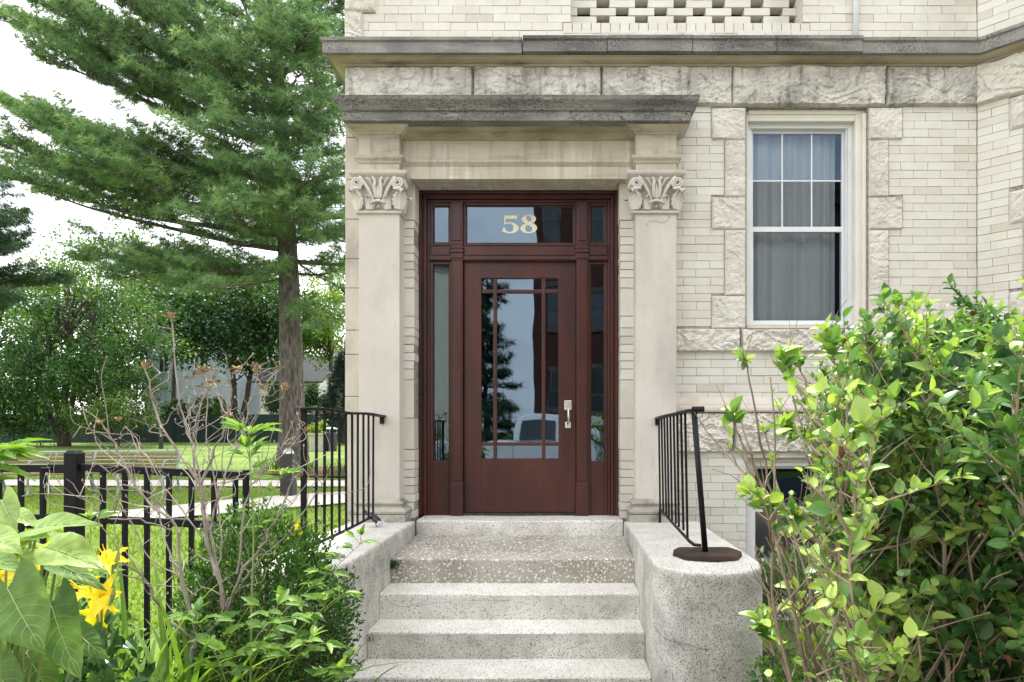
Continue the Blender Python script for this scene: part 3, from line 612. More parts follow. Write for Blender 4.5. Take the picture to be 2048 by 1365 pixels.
PY = 5.19
def pilaster(x0, x1):
    mb = MB(); mb.box(x0, x1, PY, W+.02, .97, 3.155)
    p = mb.build('pilaster', M['pilaster'], bld, bev=.005)
    path = [(x0, W+.01), (x0, PY), (x1, PY), (x1, W+.01)]
    def arc(p0, r, zc, n=5): return [(p0+r*math.cos(a), zc+r*math.sin(a)) for a in np.linspace(-math.pi/2, math.pi/2, n)]
    mb = MB(); mb.sweep(path, [(0, .801), (.052, .801), (.052, .868)]+arc(.038, .022, .890)+[(.030, .914), (.022, .918), (.016, .928), (.018, .938)]+arc(.020, .013, .953)+[(.014, .968), (.006, .978), (0, .985)])
    mb.build('base', M['base_dirty'], p, smooth=False)
    mb = MB(); mb.sweep(path, [(0, 3.148)]+arc(.010, .012, 3.161)+[(.004, 3.174), (0, 3.176)]); mb.build('astragal', M['pilaster'], p); mb = MB(); mb.sweep(path, [(0, 3.418), (.035, 3.42), (.045, 3.425), (.060, 3.437), (.066, 3.452), (.066, 3.459), (0, 3.461)])
    mb.build('abacus', M['pilaster'], p)
    # carved capital
    xc = (x0+x1)/2; hw = (x1-x0)/2; mb = MB()
    n = 10; V = []
    prof = [(p_, z_) for p_, z_ in [(0.0, 3.172), (.000, 3.20), (.004, 3.26), (.014, 3.33), (.028, 3.39), (.036, 3.42)]]
    mb.sweep(path, prof)
    def leafrib(cx, cy, cz, ux, uy, w, h, curl=.03, lobes=5, thick=.012):
        """acanthus leaf rising from (cx, cy, cz); (ux, uy) = plan direction it faces"""
        tx, ty = -uy, ux; nu, nv = 14, 12; V = []
        for i in range(nv+1):
            v = i/nv; ww = w*(.50+.5*math.sin(math.pi*min(1, v*1.05))**.8)*(1-.62*max(0, v-.75)/.25)
            lob = 1+.16*math.sin(v*math.pi*lobes*2-1)
            for j in range(nu+1):
                u = j/nu*2-1
                off = .012+curl*v**3*1.6+.016*math.cos(u*math.pi/2)+.0055*math.cos(u*math.pi*3.0)*(.4+.6*v)
                if v > .86: off += .006; zz_ = cz+h*(.86+(v-.86)*.35)-(.0 if v < .93 else (v-.93)*h*1.6)
                else: zz_ = cz+h*v
                zz_ -= abs(u)**1.6*.018*v
                V.append((cx+tx*u*ww*lob/2+ux*off, cy+ty*u*ww*lob/2+uy*off, zz_+.004*math.sin(u*9)*v))
        k = nu+1
        mb.add(V, [(i*k+j, i*k+j+1, (i+1)*k+j+1, (i+1)*k+j) for i in range(nv) for j in range(nu)])
    for sx in (-1, 1):
        leafrib(xc+sx*hw*.98, PY-.002, 3.176, sx*.5, -.866, .115, .168, .040)
        leafrib(xc+sx*hw*.44, PY-.004, 3.176, 0, -1, .085, .118, .022, 4)
        # caulicole stem that opens to a volute
        pts = [(xc+sx*.035, PY-.022, 3.24), (xc+sx*.06, PY-.03, 3.30), (xc+sx*.095, PY-.04, 3.358), (xc+sx*.135, PY-.05, 3.405)]
        mb.tube(catmull(pts, 4), list(np.linspace(.012, .017, 13)), 8)
        cxv, czv = xc+sx*(hw-.002), 3.372; sp = []
        for k in range(36):
            a = k/35*4.6*math.pi; r_ = .046*(1-k/35*.80)
            sp.append((cxv-sx*r_*math.cos(a+1.9)*-1, PY-.052-.010*k/35, czv+r_*math.sin(a+1.9)))
        mb.tube(sp, list(np.linspace(.0105, .0055, 36)), 7)
        mb.lathe((0, 0, 0), [(0, 0)], 3) if False else None
        dsk = [(cxv+.040*math.cos(a), PY-.040, czv+.040*math.sin(a)) for a in np.linspace(0, 2*math.pi, 18)[:-1]]
        dk2 = [(q[0], PY+.0, q[2]) for q in dsk]; m_ = len(dsk)
        mb.add(dsk+dk2, [tuple(range(m_)), *[(i, (i+1) % m_, m_+(i+1) % m_, m_+i) for i in range(m_)]])
        # side volute on the return face
        mb.tube([(cxv+sx*.028, PY-.02, czv+.03), (cxv+sx*.042, PY+.02, czv-.01), (cxv+sx*.03, PY+.05, czv-.03)], [.018, .024, .014], 8)
        leafrib(xc+sx*hw, PY+.085, 3.176, sx, 0, .10, .15, .03)
        # curled tip bosses over the corner leaves
        mb.tube([(cxv-sx*.035, PY-.050, 3.328), (cxv+sx*.012, PY-.062, 3.322), (cxv+sx*.036, PY-.052, 3.312)], [.008, .016, .010], 8)
        mb.tube(catmull([(xc+sx*.018, PY-.03, 3.26), (xc+sx*.026, PY-.045, 3.34), (xc+sx*.020, PY-.045, 3.385), (xc+sx*.038, PY-.05, 3.412)], 4), [.012]*13, 8)
        mb.tube(catmull([(xc+sx*.040, PY-.03, 3.35), (xc+sx*.065, PY-.045, 3.395), (xc+sx*.085, PY-.05, 3.405)], 4), [.008]*9, 6)
        for q in range(3): mb.tube([(xc+sx*(.022+.012*q), PY-.008, 3.185+.01*q), (xc+sx*(.032+.010*q), PY-.026, 3.205+.013*q), (xc+sx*(.020+.006*q), PY-.030, 3.222+.01*q)], [.004, .007, .003], 6)
    mb.lathe((xc, PY-.016, 0), [(0.002, 3.235), (.020, 3.25), (.028, 3.285), (.026, 3.33), (.014, 3.37), (.003, 3.382)], 12)      # bud
    arcp = [(xc+.055*math.sin(t), PY-.030-.012*math.cos(t), 3.212+.026*math.cos(t)) for t in np.linspace(-1.35, 1.35, 11)]
    mb.tube(arcp, [.006]+[.011]*9+[.006], 7)                                                                             # hood of the palmette
    mb.tube([(xc-.014, PY-.018, 3.192), (xc, PY-.028, 3.204), (xc+.014, PY-.018, 3.192)], [.006, .010, .006], 7)
    mb.build('capital', M['pilaster'], p, smooth=True)
    return p
pilaster(-1.53, -1.22); pilaster(.575, .886)

for (x0, x1) in ((-1.53, -1.222), (.577, .886)):                       # pilaster blocks above the capitals
    mb = MB(); mb.box(x0, x1, PY, W+.02, 3.462, 3.534); mb.box(x0, x1, PY+.002, W+.02, 3.582, 3.756)
    path = [(x0, W+.01), (x0, PY), (x1, PY), (x1, W+.01)]
    mb.sweep(path, [(0, 3.532), (.010, 3.536), (.016, 3.55), (.034, 3.566), (.038, 3.580), (.038, 3.585), (0, 3.588)])
    mb.sweep(path, [(0, 3.752), (.010, 3.754), (.014, 3.764), (.040, 3.775), (.075, 3.796), (.088, 3.806), (.088, 3.822), (0, 3.822)])
    mb.build('entablature_block', M['trim'], bld)
YC = 5.27
mb = MB(); xa, xb = -1.2215, .5765
mb.box(xa, xb, YC+.004, W+.30, 3.590, 3.748)
mb.build('architrave_field', M['portal_field'], bld)
mb = MB()
mb.box(xa, xb, YC, W+.168, 3.446, 3.545); mb.sweep([(xa, YC), (xb, YC)], [(0, 3.5452), (.006, 3.546), (.012, 3.556), (.026, 3.566), (.030, 3.578), (.030, 3.586), (0, 3.592)])
mb.box(xa, xb, YC+.03, W+.15, 3.545, 3.590)
mb.build('architrave', M['portal_field'], bld, bev=.003)
mb = MB(); mb.sweep([(xa, YC), (xb, YC)], [(0, 3.742), (.012, 3.745), (.018, 3.757), (.035, 3.768), (.04, 3.785), (.075, 3.789), (.12, 3.803), (.16, 3.822), (0, 3.822)])
mb.build('bed_moulding', M['soffit'], bld)
mb = MB(); x0, x1 = -1.477, .833; path = [(x0, W+.01), (x0, PY), (x1, PY), (x1, W+.01)]
mb.sweep(path, [(0, 3.800), (.135, 3.800), (.135, 3.862), (.140, 3.866), (.150, 3.870), (.156, 3.884), (.165, 3.900), (.185, 3.925), (.190, 3.934), (.192, 3.962), (0, 3.992)])
mb.build('portal_cornice', M['cornice_dark'], bld)

# ---- entrance: maroon frame, transom lights, sidelights and the door
YF = YJ
def X5(px, y=YF): return PX(px, y)
DB = .815
mb = MB()
# stepped casing all round
for k, (w0, yy) in enumerate(((.0, 0), (.020, .022), (.036, .012), (.058, .04))):
    w1 = (.020, .036, .058, .080)[k]
    mb.box(-1.1405+w0, -1.1405+w1-.0002, YF+yy, YF+.20, DB, 3.445-w0); mb.box(.4695-w1+.0002, .4695-w0, YF+yy, YF+.20, DB, 3.445-w0)
    mb.box(-1.1405+w1, .4695-w1, YF+yy, YF+.20, 3.445-w1+.0002, 3.445-w0)
frm = mb.build('door_frame', M['maroon'], bld, bev=.004)
CL, CR = -1.060, .389
ml0, ml1 = X5(902), X5(925); mr0, mr1 = X5(1153), X5(1176)
zb0, zb1 = PZ(520, YF), PZ(488, YF)
for a, b in ((ml0, ml1), (mr0, mr1)):
    mb = MB(); mb.box(a, b, YF+.012, YF+.17, zb1, 3.364); mb.box(a, b, YF+.012, YF+.17, DB, zb0); mb.box(a, b, YF+.011, YF+.17, zb0+.0002, zb1-.0002)
    mb.box(a-.004, b+.004, YF-.004, YF+.05, DB, PZ(966, YF)); mb.box(a+.012, b-.012, YF+.004, YF+.012, PZ(960, YF), zb0-.03)
    mb.box(a+.012, b-.012, YF+.004, YF+.012, zb1+.03, 3.35)
    mb.box(a-.006, b+.006, YF-.006, YF+.05, PZ(505, YF), PZ(497, YF)); mb.box(a-.003, b+.003, YF+.0, YF+.05, PZ(516, YF), PZ(505.5, YF)); mb.box(a-.009, b+.009, YF-.010, YF+.05, PZ(497, YF)+.0003, PZ(494, YF))
    mb.build('mullion', M['maroon'], frm, bev=.003)

mb = MB()
for a, b in ((CL, ml0), (ml1, mr0), (mr1, CR)):
    mb.box(a, b, YF+.03, YF+.17, zb0, zb1); mb.box(a+.012, b-.012, YF+.022, YF+.0298, zb0+.045, zb1-.012); mb.box(a, b, YF+.014, YF+.0298, zb0+.006, zb0+.028); mb.box(a, b, YF+.02, YF+.0298, zb1-.008, zb1)
mb.build('transom_bar', M['maroon'], frm, bev=.003)
def lite(x0, x1, z0, z1, fw, y=YF+.05, name='transom_window', dz0=None, pan=None, glass=None):
    """framed pane; returns the sash object"""
    m = MB(); zb = z0 if pan is None else pan
    m.box(x0, x0+fw, y, y+.05, z0, z1); m.box(x1-fw, x1, y, y+.05, z0, z1); m.box(x0+fw, x1-fw, y, y+.05, z1-fw, z1)
    m.box(x0+fw, x1-fw, y, y+.05, z0, zb+fw)
    for (a, b, c, d) in ((x0+fw, x0+fw+.006, zb+fw, z1-fw), (x1-fw-.006, x1-fw, zb+fw, z1-fw), (x0+fw+.006, x1-fw-.006, z1-fw-.006, z1-fw), (x0+fw+.006, x1-fw-.006, zb+fw, zb+fw+.006)):
        m.box(a, b, y+.012, y+.04, c, d)
    s = m.build(name, M['maroon'], bld, bev=.003)
    g = MB(); g.box(x0+fw-.004, x1-fw+.004, y+.024, y+.028, zb+fw-.004, z1-fw+.004); g.build('pane', M['glass'], s)
    return s
Yt = YF+.05
tz0, tz1 = zb1, 3.365
lite(CL, ml0, tz0, tz1, .026); tr = lite(ml1, mr0, tz0, tz1, .022); lite(mr1, CR, tz0, tz1, .026)
pz = PZ(924, Yt)-.02
lite(CL, ml0, DB, zb0, .024, name='sidelight', pan=pz); lite(mr1, CR, DB, zb0, .024, name='sidelight', pan=pz)
# stop moulding above the transom panes
# numerals 5 and 8 in gold leaf (outlines traced in glass coordinates)
def numerals():
    def q(x, y): return (980+x*120/2048, 400+y*120/2048)
    five = [(478, 838), (492, 524), (900, 524), (958, 495), (908, 645), (600, 645), (556, 655), (535, 700), (515, 780), (600, 768), (700, 765), (800, 785), (880, 820), (940, 870), (978, 930), (975, 1000), (930, 1060), (870, 1105), (780, 1132),
            (660, 1136), (560, 1122), (480, 1098), (410, 1078), (478, 905), (500, 955), (530, 1020), (580, 1070), (660, 1097), (740, 1080), (785, 1040), (800, 970), (800, 900), (770, 850), (710, 812), (640, 802), (560, 812)]
    o8 = [(1330, 505), (1240, 515), (1160, 545), (1100, 600), (1085, 660), (1100, 720), (1150, 770), (1215, 815), (1120, 850), (1060, 900), (1038, 965), (1055, 1030), (1110, 1085), (1200, 1122), (1330, 1136), (1440, 1125), (1530, 1085), (1590, 1020), (1610, 950), (1595, 890), (1540, 840), (1430, 778),
          (1510, 750), (1555, 700), (1570, 640), (1545, 570), (1480, 525), (1400, 507)]
    h1 = [(1320, 542), (1365, 560), (1405, 600), (1418, 650), (1405, 705), (1365, 748), (1300, 715), (1245, 670), (1228, 620), (1248, 570), (1285, 548)]
    h2 = [(1275, 850), (1350, 875), (1420, 925), (1445, 990), (1430, 1050), (1385, 1085), (1320, 1097), (1250, 1075), (1205, 1020), (1198, 950), (1225, 890)]
    cu = bpy.data.curves.new('house_number', 'CURVE'); cu.dimensions = '2D'; cu.fill_mode = 'BOTH'; cu.extrude = .0006
    yy = Yt+.0235
    for poly in (five, o8, h1, h2):
        pts = [q(*p) for p in poly]; s = cu.splines.new('POLY'); s.points.add(len(pts)-1); s.use_cyclic_u = True
        for i, (px_, py_) in enumerate(pts): s.points[i].co = (PX(px_, yy), PZ(py_, yy), 0, 1)
    tmp = bpy.data.objects.new('tmp', cu); C.objects.link(tmp)
    dg = bpy.context.evaluated_depsgraph_get(); me = bpy.data.meshes.new_from_object(tmp.evaluated_get(dg))
    vs = [(v.co.x, yy+v.co.z, v.co.y) for v in me.vertices]; fs = [tuple(p.vertices) for p in me.polygons]
    bpy.data.objects.remove(tmp); m = MB(); m.add(vs, fs); m.build('house_number', M['gold'], tr)
numerals()

# door leaf
YD = YF+.065
dx0, dx1 = PX(928.5, YD), PX(1151.5, YD); dz0, dz1 = .832, PZ(521, YD)
gx = [PX(p, YD) for p in (962.5, 1117)]; gz = [PZ(917, YD), PZ(556, YD)]
mb = MB()
mb.box(dx0, gx[0], YD, YD+.045, dz0, dz1); mb.box(gx[1], dx1, YD, YD+.045, dz0, dz1)
mb.box(gx[0], gx[1], YD+.0006, YD+.045, dz0, gz[0]); mb.box(gx[0], gx[1], YD+.0006, YD+.045, gz[1], dz1)
door = mb.build('door', M['maroon'], bld, bev=.002)
mb = MB(); vx = [PX(990, YD), PX(1087, YD)]; hz = [PZ(888, YD), PZ(582, YD)]; hw = .0145
for x in vx: mb.box(x-hw, x+hw, YD+.006, YD+.040, gz[0], gz[1])
xs = [gx[0], vx[0]-hw, vx[0]+hw, vx[1]-hw, vx[1]+hw, gx[1]]
for z in hz:
    for a, b in ((0, 1), (2, 3), (4, 5)): mb.box(xs[a], xs[b], YD+.008, YD+.040, z-hw, z+hw)
mb.build('muntins', M['maroon'], door, bev=.004)
zs = [gz[0], hz[0]-hw, hz[0]+hw, hz[1]-hw, hz[1]+hw, gz[1]]
for i in range(3):
    for k in range(3):
        m = MB(); tl = rnd.uniform(-.0006, .0006)
        m.hexa([(x, YD+.024+dy+(tl if x == xs[2*i+1] else 0), z) for x in (xs[2*i], xs[2*i+1]) for dy in (0, .004) for z in (zs[2*k], zs[2*k+1])])
        m.build('pane', M['glass'], door)
mb = MB(); hx = PX(1136, YD)
mb.box(hx-.030, hx+.030, YD-.006, YD, PZ(820, YD), PZ(801, YD)); mb.box(hx-.024, hx+.024, YD-.010, YD-.006, PZ(819, YD), PZ(802, YD))
mb.box(hx-.024, hx+.024, YD-.006, YD, PZ(856, YD), PZ(844, YD))
mb.lathe((0, 0, 0), [(0, 0)], 3) if False else None
zt, zb_ = PZ(818, YD), PZ(848, YD)
mb.tube(catmull([(hx, YD-.006, zt), (hx+.003, YD-.042, zt-.004), (hx+.006, YD-.052, (zt+zb_)/2+.015), (hx+.004, YD-.046, zb_+.022), (hx-.002, YD-.028, zb_+.003), (hx, YD-.006, zb_)], 5), [.008]*3+list(np.linspace(.009, .0115, 10))+list(np.linspace(.011, .007, 13)), 10)
cyl = [(hx+.011*math.cos(a), YD-.014, PZ(808, YD)+.011*math.sin(a)) for a in np.linspace(0, 2*math.pi, 15)[:-1]]; c2 = [(x, YD-.006, z) for x, y, z in cyl]
mb.add(cyl+c2, [tuple(range(14))]+[(i, (i+1) % 14, 14+(i+1) % 14, 14+i) for i in range(14)])
mb.build('handle', M['silver'], door, bev=.0015)
mb = MB(); mb.box(ml1+.001, mr0-.001, YF+.03, YF+.16, DB-.003, .829); mb.build('door_sill', M['bark2'], door)
# vestibule
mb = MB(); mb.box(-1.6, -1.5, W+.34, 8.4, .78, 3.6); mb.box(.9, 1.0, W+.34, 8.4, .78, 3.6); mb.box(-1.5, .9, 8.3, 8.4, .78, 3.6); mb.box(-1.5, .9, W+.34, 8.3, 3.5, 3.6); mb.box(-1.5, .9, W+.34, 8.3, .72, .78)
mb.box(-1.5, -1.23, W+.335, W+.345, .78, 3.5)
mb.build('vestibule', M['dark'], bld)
# white pipe on the upper wall
mb = MB(); xp = PX(1709.5, W); mb.tube([(xp, W-.022, 4.56), (xp, W-.022, 5.75)], .0205, 12)
for z in (5.2, 5.6): mb.box(xp-.03, xp+.03, W-.012, W+.002, z, z+.03)
mb.build('pipe', M['pipe'], bld, smooth=True)

# ================================================================ stoop
stoop = thing('entrance_steps', 'pale terrazzo front steps between two rough cheek walls', 'steps', (-.32, 4.4, 0))
SX0, SX1 = -1.107, .487
def step(name, ytop, ynose, z, mt, dx=(0, 0), yb=None, under=.0, top2=None, zb=0):
    m = MB(); nx = 60; x0, x1 = SX0-dx[0], SX1+dx[1]; V = []; r = random.Random(int(z*1000))
    ox = r.random()*50
    for i in range(nx+1):
        x = x0+(x1-x0)*i/nx
        wv = .004*mnoise.noise(Vector((x*3+ox, z, 0)))+.002*mnoise.noise(Vector((x*14+ox, z, 3)))
        wz = .003*mnoise.noise(Vector((x*2.3+ox, z, 9)))
        wear = -.006*math.exp(-((x-(x0+x1)/2)/.35)**2)
        V += [(x, ynose+.004+under, zb), (x, ynose+under, z-.03), (x, ynose+wv, z-.012), (x, ynose+.004+wv, z-.004+wz+wear), (x, ynose+.012+wv, z+wz+wear), (x, ytop, (top2 or z)+wz*.3)]
    m.add(V, [(i*6+j, (i+1)*6+j, (i+1)*6+j+1, i*6+j+1) for i in range(nx) for j in range(5)])
    m.add([V[k] for k in range(6)]+[(x0, ytop, zb)], [(0, 1, 2, 3, 4, 5, 6)]); m.add([V[-6+k] for k in range(6)]+[(x1, ytop, zb)], [(6, 5, 4, 3, 2, 1, 0)])
    return m.build(name, mt, stoop, smooth=False)
step('threshold', YF+.16, 5.245, .812, M['step'], dx=(-.004, -.004), zb=.5)
step('landing', 5.30, 4.475, .664, M['pebble'], top2=.700, zb=.3)
step('step', 4.56, 4.185, .503, M['step'], zb=.1)
step('step', 4.25, 3.925, .345, M['step'], zb=.0)
step('step', 3.98, 3.640, .189, M['step'], zb=-.05)
step('step', 3.70, 3.330, .035, M['step'], zb=-.12)
def cheek(x0, x1, yn, zt, seed, rn):
    """low wall with a round front end"""
    m = MB(); xc = (x0+x1)/2; r = (x1-x0)/2; out_ = []
    yb = 5.22 if seed == 1 else 5.22
    for t in np.linspace(0, 1, 26)[:-1]: out_.append((x0, yb+(yn-yb)*t))
    for a in np.linspace(math.pi, 2*math.pi, 30): out_.append((xc+rn*math.cos(a) if rn else xc+r*math.cos(a), yn+r*1.02*math.sin(a)))
    for t in np.linspace(0, 1, 26)[1:]: out_.append((x1, yn+(yb-yn)*t))
    zs_ = [-.05]+list(np.linspace(.05, zt-.05, 11))+[zt-.03, zt-.014, zt-.004, zt]
    V = []
    for (x, y) in out_:
        nx_, ny_ = (x-xc)/r, min(0, (y-yn)/r)
        for z in zs_:
            d = .003*mnoise.noise(Vector((x*4, y*4, z*5+seed)))+.002*mnoise.noise(Vector((x*20, y*20, z*20)))
            e = {zt: -.014, zt-.004: -.006, zt-.014: -.001}.get(z, 0)
            V.append((x+nx_*(d+e), y+ny_*(d+e), z+(.003*mnoise.noise(Vector((x*5, y*5, 3))) if z > zt-.01 else 0)))
    k = len(zs_); n = len(out_)
    m.add(V, [(i*k+j, (i+1)*k+j, (i+1)*k+j+1, i*k+j+1) for i in range(n-1) for j in range(k-1)])
    ring = [V[i*k+k-1] for i in range(n)]; half = n//2; q = []
    m.add(ring, [(i, i+1, n-2-i, n-1-i) for i in range((n-1)//2) if i+1 < n-2-i]); 
    return m.build('cheek_wall', M['cheek'], stoop, smooth=True)
def crack(name_pts, parent, rad=.0016):
    m = MB(); r = random.Random(len(name_pts)); P = catmull(name_pts, 6); P = [p+np.array((r.uniform(-.004, .004), 0, r.uniform(-.004, .004))) for p in P]
    m.tube(P, [rad*r.uniform(.5, 1.3) for _ in P], 4); m.build('crack', M['dark'], parent)
crack([P3(x, y, PY-.0008) for x, y in ((1292, 455), (1298, 444), (1312, 442), (1326, 446), (1336, 438), (1340, 431))], bld, .0011)
cw1 = cheek(-1.60, SX0-.002, 3.60, .810, 1, None); cw2 = cheek(SX1+.002, 1.055, 3.60, .810, 2, None)

crack([(SX0+.03, 4.1855, .475), (SX0+.13, 4.1855, .425), (SX0+.30, 4.1855, .440), (SX0+.55, 4.1855, .458), (SX0+.80, 4.1855, .462)], stoop, .0009)
_c = lambda a, z: (.772+.290*math.cos(a), 3.60+.296*math.sin(a), z)
crack([_c(math.pi*1.03, .50), _c(math.pi*1.12, .47), _c(math.pi*1.2, .455), _c(math.pi*1.32, .45), _c(math.pi*1.45, .44)], cw2, .0010)
crack([_c(math.pi*1.20, .20), _c(math.pi*1.24, .25), _c(math.pi*1.23, .31)], cw2, .0008)
# ================================================================ railings on the stoop
RZ = 1.615
def left_rail():
    y0, y1 = 3.50, 5.19; x = -1.32
    root = thing('railing', 'black iron stair railing with upright end post on the left cheek wall', 'railing', (x, y0, .81), 'stair railings')
    m = MB(); xt = lambda y: -1.31-.04*(y-y0)/1.69
    m.box(-1.327, -1.301, y0-.013, y0+.013, .80, 1.61); m.build('post', M['iron'], root, bev=.003)
    m = MB(); pts = [(xt(y)+.006*math.sin(y*4), y, RZ+.004*math.sin(y*7)) for y in np.linspace(y0-.06, y1, 14)]
    for a, b in zip(pts[:-1], pts[1:]): m.hexa([(px_+dx, py_, pz_+dz) for (dx) in (-.024, .024) for (px_, py_, pz_) in (a, b) for dz in (-.007, .009)])
    m.build('handrail', M['iron'], root, bev=.003)
    m = MB(); m.box(xt(y1)-.015, xt(y1)+.015, y1-.025, y1, 1.555, 1.61); m.build('wall_bracket', M['iron'], root)
    m = MB(); m.tube([(xt(y0), y0, .895), (xt(4.2), 4.2, .885), (xt(y1)+.0, 5.00, .885)], .0095, 6); m.tube([(xt(y1), 5.0, .885), (xt(y1), 5.02, .805)], .009, 6); m.build('bottom_rail', M['iron'], root)
    for k in range(10):
        y = y0+.185+k*.1365; m = MB(); xx = xt(y); tw = rnd.uniform(-.003, .003)
        m.hexa([(xx+sx*.0062+(tw if z < 1 else 0), y+sy*.0062, z) for sx in (-1, 1) for sy in (-1, 1) for z in (.888, 1.612)])
        m.build('baluster', M['iron'], root)
left_rail()
def right_rail():
    x = .73; y0, y1 = 3.86, 5.19
    root = thing('railing', 'black iron stair railing whose leaning post stands on a rusty round plate', 'railing', (.79, 3.75, .81), 'stair railings')
    xt = lambda y: .722+.016*(y-y0)/1.33
    m = MB(); pts = [(xt(y)+.006*math.sin(y*5), y, RZ-.004-.012*(y-y0)) for y in np.linspace(y0-.05, y1, 12)]
    pts = [(.742, y0-.13, RZ-.002)]+pts
    for a, b in zip(pts[:-1], pts[1:]): m.hexa([(px_+dx, py_, pz_+dz) for dx in (-.023, .023) for (px_, py_, pz_) in (a, b) for dz in (-.007, .009)])
    m.tube([(.72, y0-.13, RZ+.004), (.785, y0-.15, RZ+.004)], .016, 7)
    m.build('handrail', M['iron'], root, bev=.003)
    m = MB(); m.box(xt(y1)-.015, xt(y1)+.015, y1-.025, y1, 1.545, 1.59); m.build('wall_bracket', M['iron'], root)
    m = MB(); m.tube([(.734, 3.74, RZ-.005), (.800, 3.76, .835)], .0165, 10); m.build('end_post', M['iron'], root, smooth=True)
    for k in range(9):
        y = y0+.085+k*.143; m = MB(); xx = xt(y); tw = rnd.uniform(-.003, .003)
        m.hexa([(xx+sx*.0062+(tw+.012 if z < 1 else 0), y+sy*.0062, z) for sx in (-1, 1) for sy in (-1, 1) for z in (.905-.012*(k == 0)*3, 1.608)])
        m.build('baluster', M['iron'], root)
    m = MB(); m.tube([(xt(y1)+.012, 5.10, .915), (xt(4.5)+.012, 4.5, .895), (xt(y0)+.012, y0+.02, .875), (xt(y0)+.03, y0-.03, .862), (xt(y0)+.065, y0-.05, .862)], .0095, 6)
    m.tube([(xt(y1)+.012, 5.12, .92), (xt(y1)+.012, 5.13, .805)], .009, 6); m.build('bottom_rail', M['iron'], root)
    m = MB(); V = []; n = 26
    for zz_, sc_ in ((.812, 1.0), (.836, .98), (.8365, 0)):
        for i in range(n):
            a = 2*math.pi*i/n; r_ = (.185+.012*mnoise.noise(Vector((math.cos(a)*2, math.sin(a)*2, 1)))+.006*math.cos(a*8))*sc_
            V.append((.812+r_*math.cos(a), 3.76+r_*math.sin(a)*.95, zz_+.004*math.sin(a*3)*(sc_ > 0)))
    m.add(V, [(i, (i+1) % n, n+(i+1) % n, n+i) for i in range(n)]+[(n+i, n+(i+1) % n, 2*n+(i+1) % n, 2*n+i) for i in range(n)])
    m.build('base_plate', M['rust'], root)
right_rail()
fl = thing('floodlight', 'small black floodlight lying at the foot of the left railing', 'floodlight', (-1.42, 4.95, .81))
m = MB(); cx, cy, cz = PX(750, 4.9), 4.9, PZ(1037, 4.9)
A = Vector((.70, -.35, -.50)).normalized(); B = Vector((.3, .9, -.1)); B = (B-A*B.dot(A)).normalized(); Cc = A.cross(B)
pts = []; ns = 8
for k in range(ns+1):
    t = k/ns; c_ = Vector((cx, cy, cz))+A*(t-.5)*.115; w_ = .042*(math.sin(math.pi*(.12+t*.78))**.5); h_ = .023*(math.sin(math.pi*(.12+t*.78))**.5)
    pts.append([c_+B*w_*math.cos(a)+Cc*h_*math.sin(a) for a in np.linspace(0, 2*math.pi, 13)[:-1]])
V = [tuple(p) for ring in pts for p in ring]
m.add(V, [(i*12+j, i*12+(j+1) % 12, (i+1)*12+(j+1) % 12, (i+1)*12+j) for i in range(ns) for j in range(12)]+[tuple(range(12))[::-1], tuple(ns*12+j for j in range(12))])
m.build('housing', M['blackplastic'], fl, smooth=True)
m = MB(); c_ = Vector((cx, cy, cz))+A*.052; f_ = [c_+B*.030*sx+Cc*.017*sy+A*dz for sx in (-1, 1) for sy in (-1, 1) for dz in (0, .010)]; m.hexa([tuple(p) for p in f_]); m.build('lens', M['lens'], fl, bev=.002)
m = MB(); m.tube([(cx-.05, cy+.01, cz+.028), (cx-.085, cy+.03, cz+.055), (cx-.075, cy+.05, cz+.02)], [.009, .010, .008], 8); m.tube([(cx, cy+.02, cz-.01), (cx+.005, cy+.03, .81)], .005, 6); m.build('bracket', M['blackplastic'], fl)

# ================================================================ ground
def gz(x, y):
    if y < 8: return .0 if y < 5 else .2*(y-5)/3
    if y < 14.5: return .2
    return .2+.0172*(min(y, 48)-14.5)
def sheet(name, mt, fn_pts, kind='structure'):
    m = MB(); fn_pts(m); o = m.build(name, mt); o['kind'] = kind; return o
def lawn(m):
    xs_ = np.concatenate([[-600, -200, -80], np.linspace(-50, 50, 41), [80, 200, 600]]); ys_ = np.concatenate([[-600, -200, -60], np.linspace(-30, 5, 8), np.linspace(5.5, 60, 80), [90, 200, 900]])
    V = [(x, y, (gz(x, y)+.02*mnoise.noise(Vector((x*.6, y*.6, 0)))) if y > 4 else -.02) for x in xs_ for y in ys_]; k = len(ys_)
    m.add(V, [(i*k+j, (i+1)*k+j, (i+1)*k+j+1, i*k+j+1) for i in range(len(xs_)-1) for j in range(k-1)])
lw = sheet('lawn', M['lawn'], lawn)
def ribbon(m, pts, w, dz=.012):
    P = catmull(pts, 8); V = []
    for i, p in enumerate(P):
        d = P[min(i+1, len(P)-1)]-P[max(i-1, 0)]; d = d/np.linalg.norm(d); nn = np.array((d[1], -d[0])); ww = w if not hasattr(w, '__len__') else np.interp(i/(len(P)-1), np.linspace(0, 1, len(w)), w)
        for s_ in (-.5, -.17, .17, .5):
            q = p+nn*s_*ww; V.append((q[0], q[1], gz(q[0], q[1])+dz+.02))
    m.add(V, [(i*4+j, i*4+j+1, i*4+4+j+1, i*4+4+j) for i in range(len(P)-1) for j in range(3)])
sheet('path', M['concrete'], lambda m: (ribbon(m, [(-30, 16.6), (-16, 16.5), (-10, 16.3), (-4.8, 16.2), (3, 16.4)], 1.5)))
sheet('curved_path', M['concrete'], lambda m: (ribbon(m, [(0, 14.6), (-3.4, 13.6), (-5.0, 12.3), (-6.2, 10.6), (-7.6, 9.6), (-10.5, 9.0), (-20, 8.6)], [1.6, 2.2, 2.2, 1.6, 1.2, 1.1, 1.1], .018)))
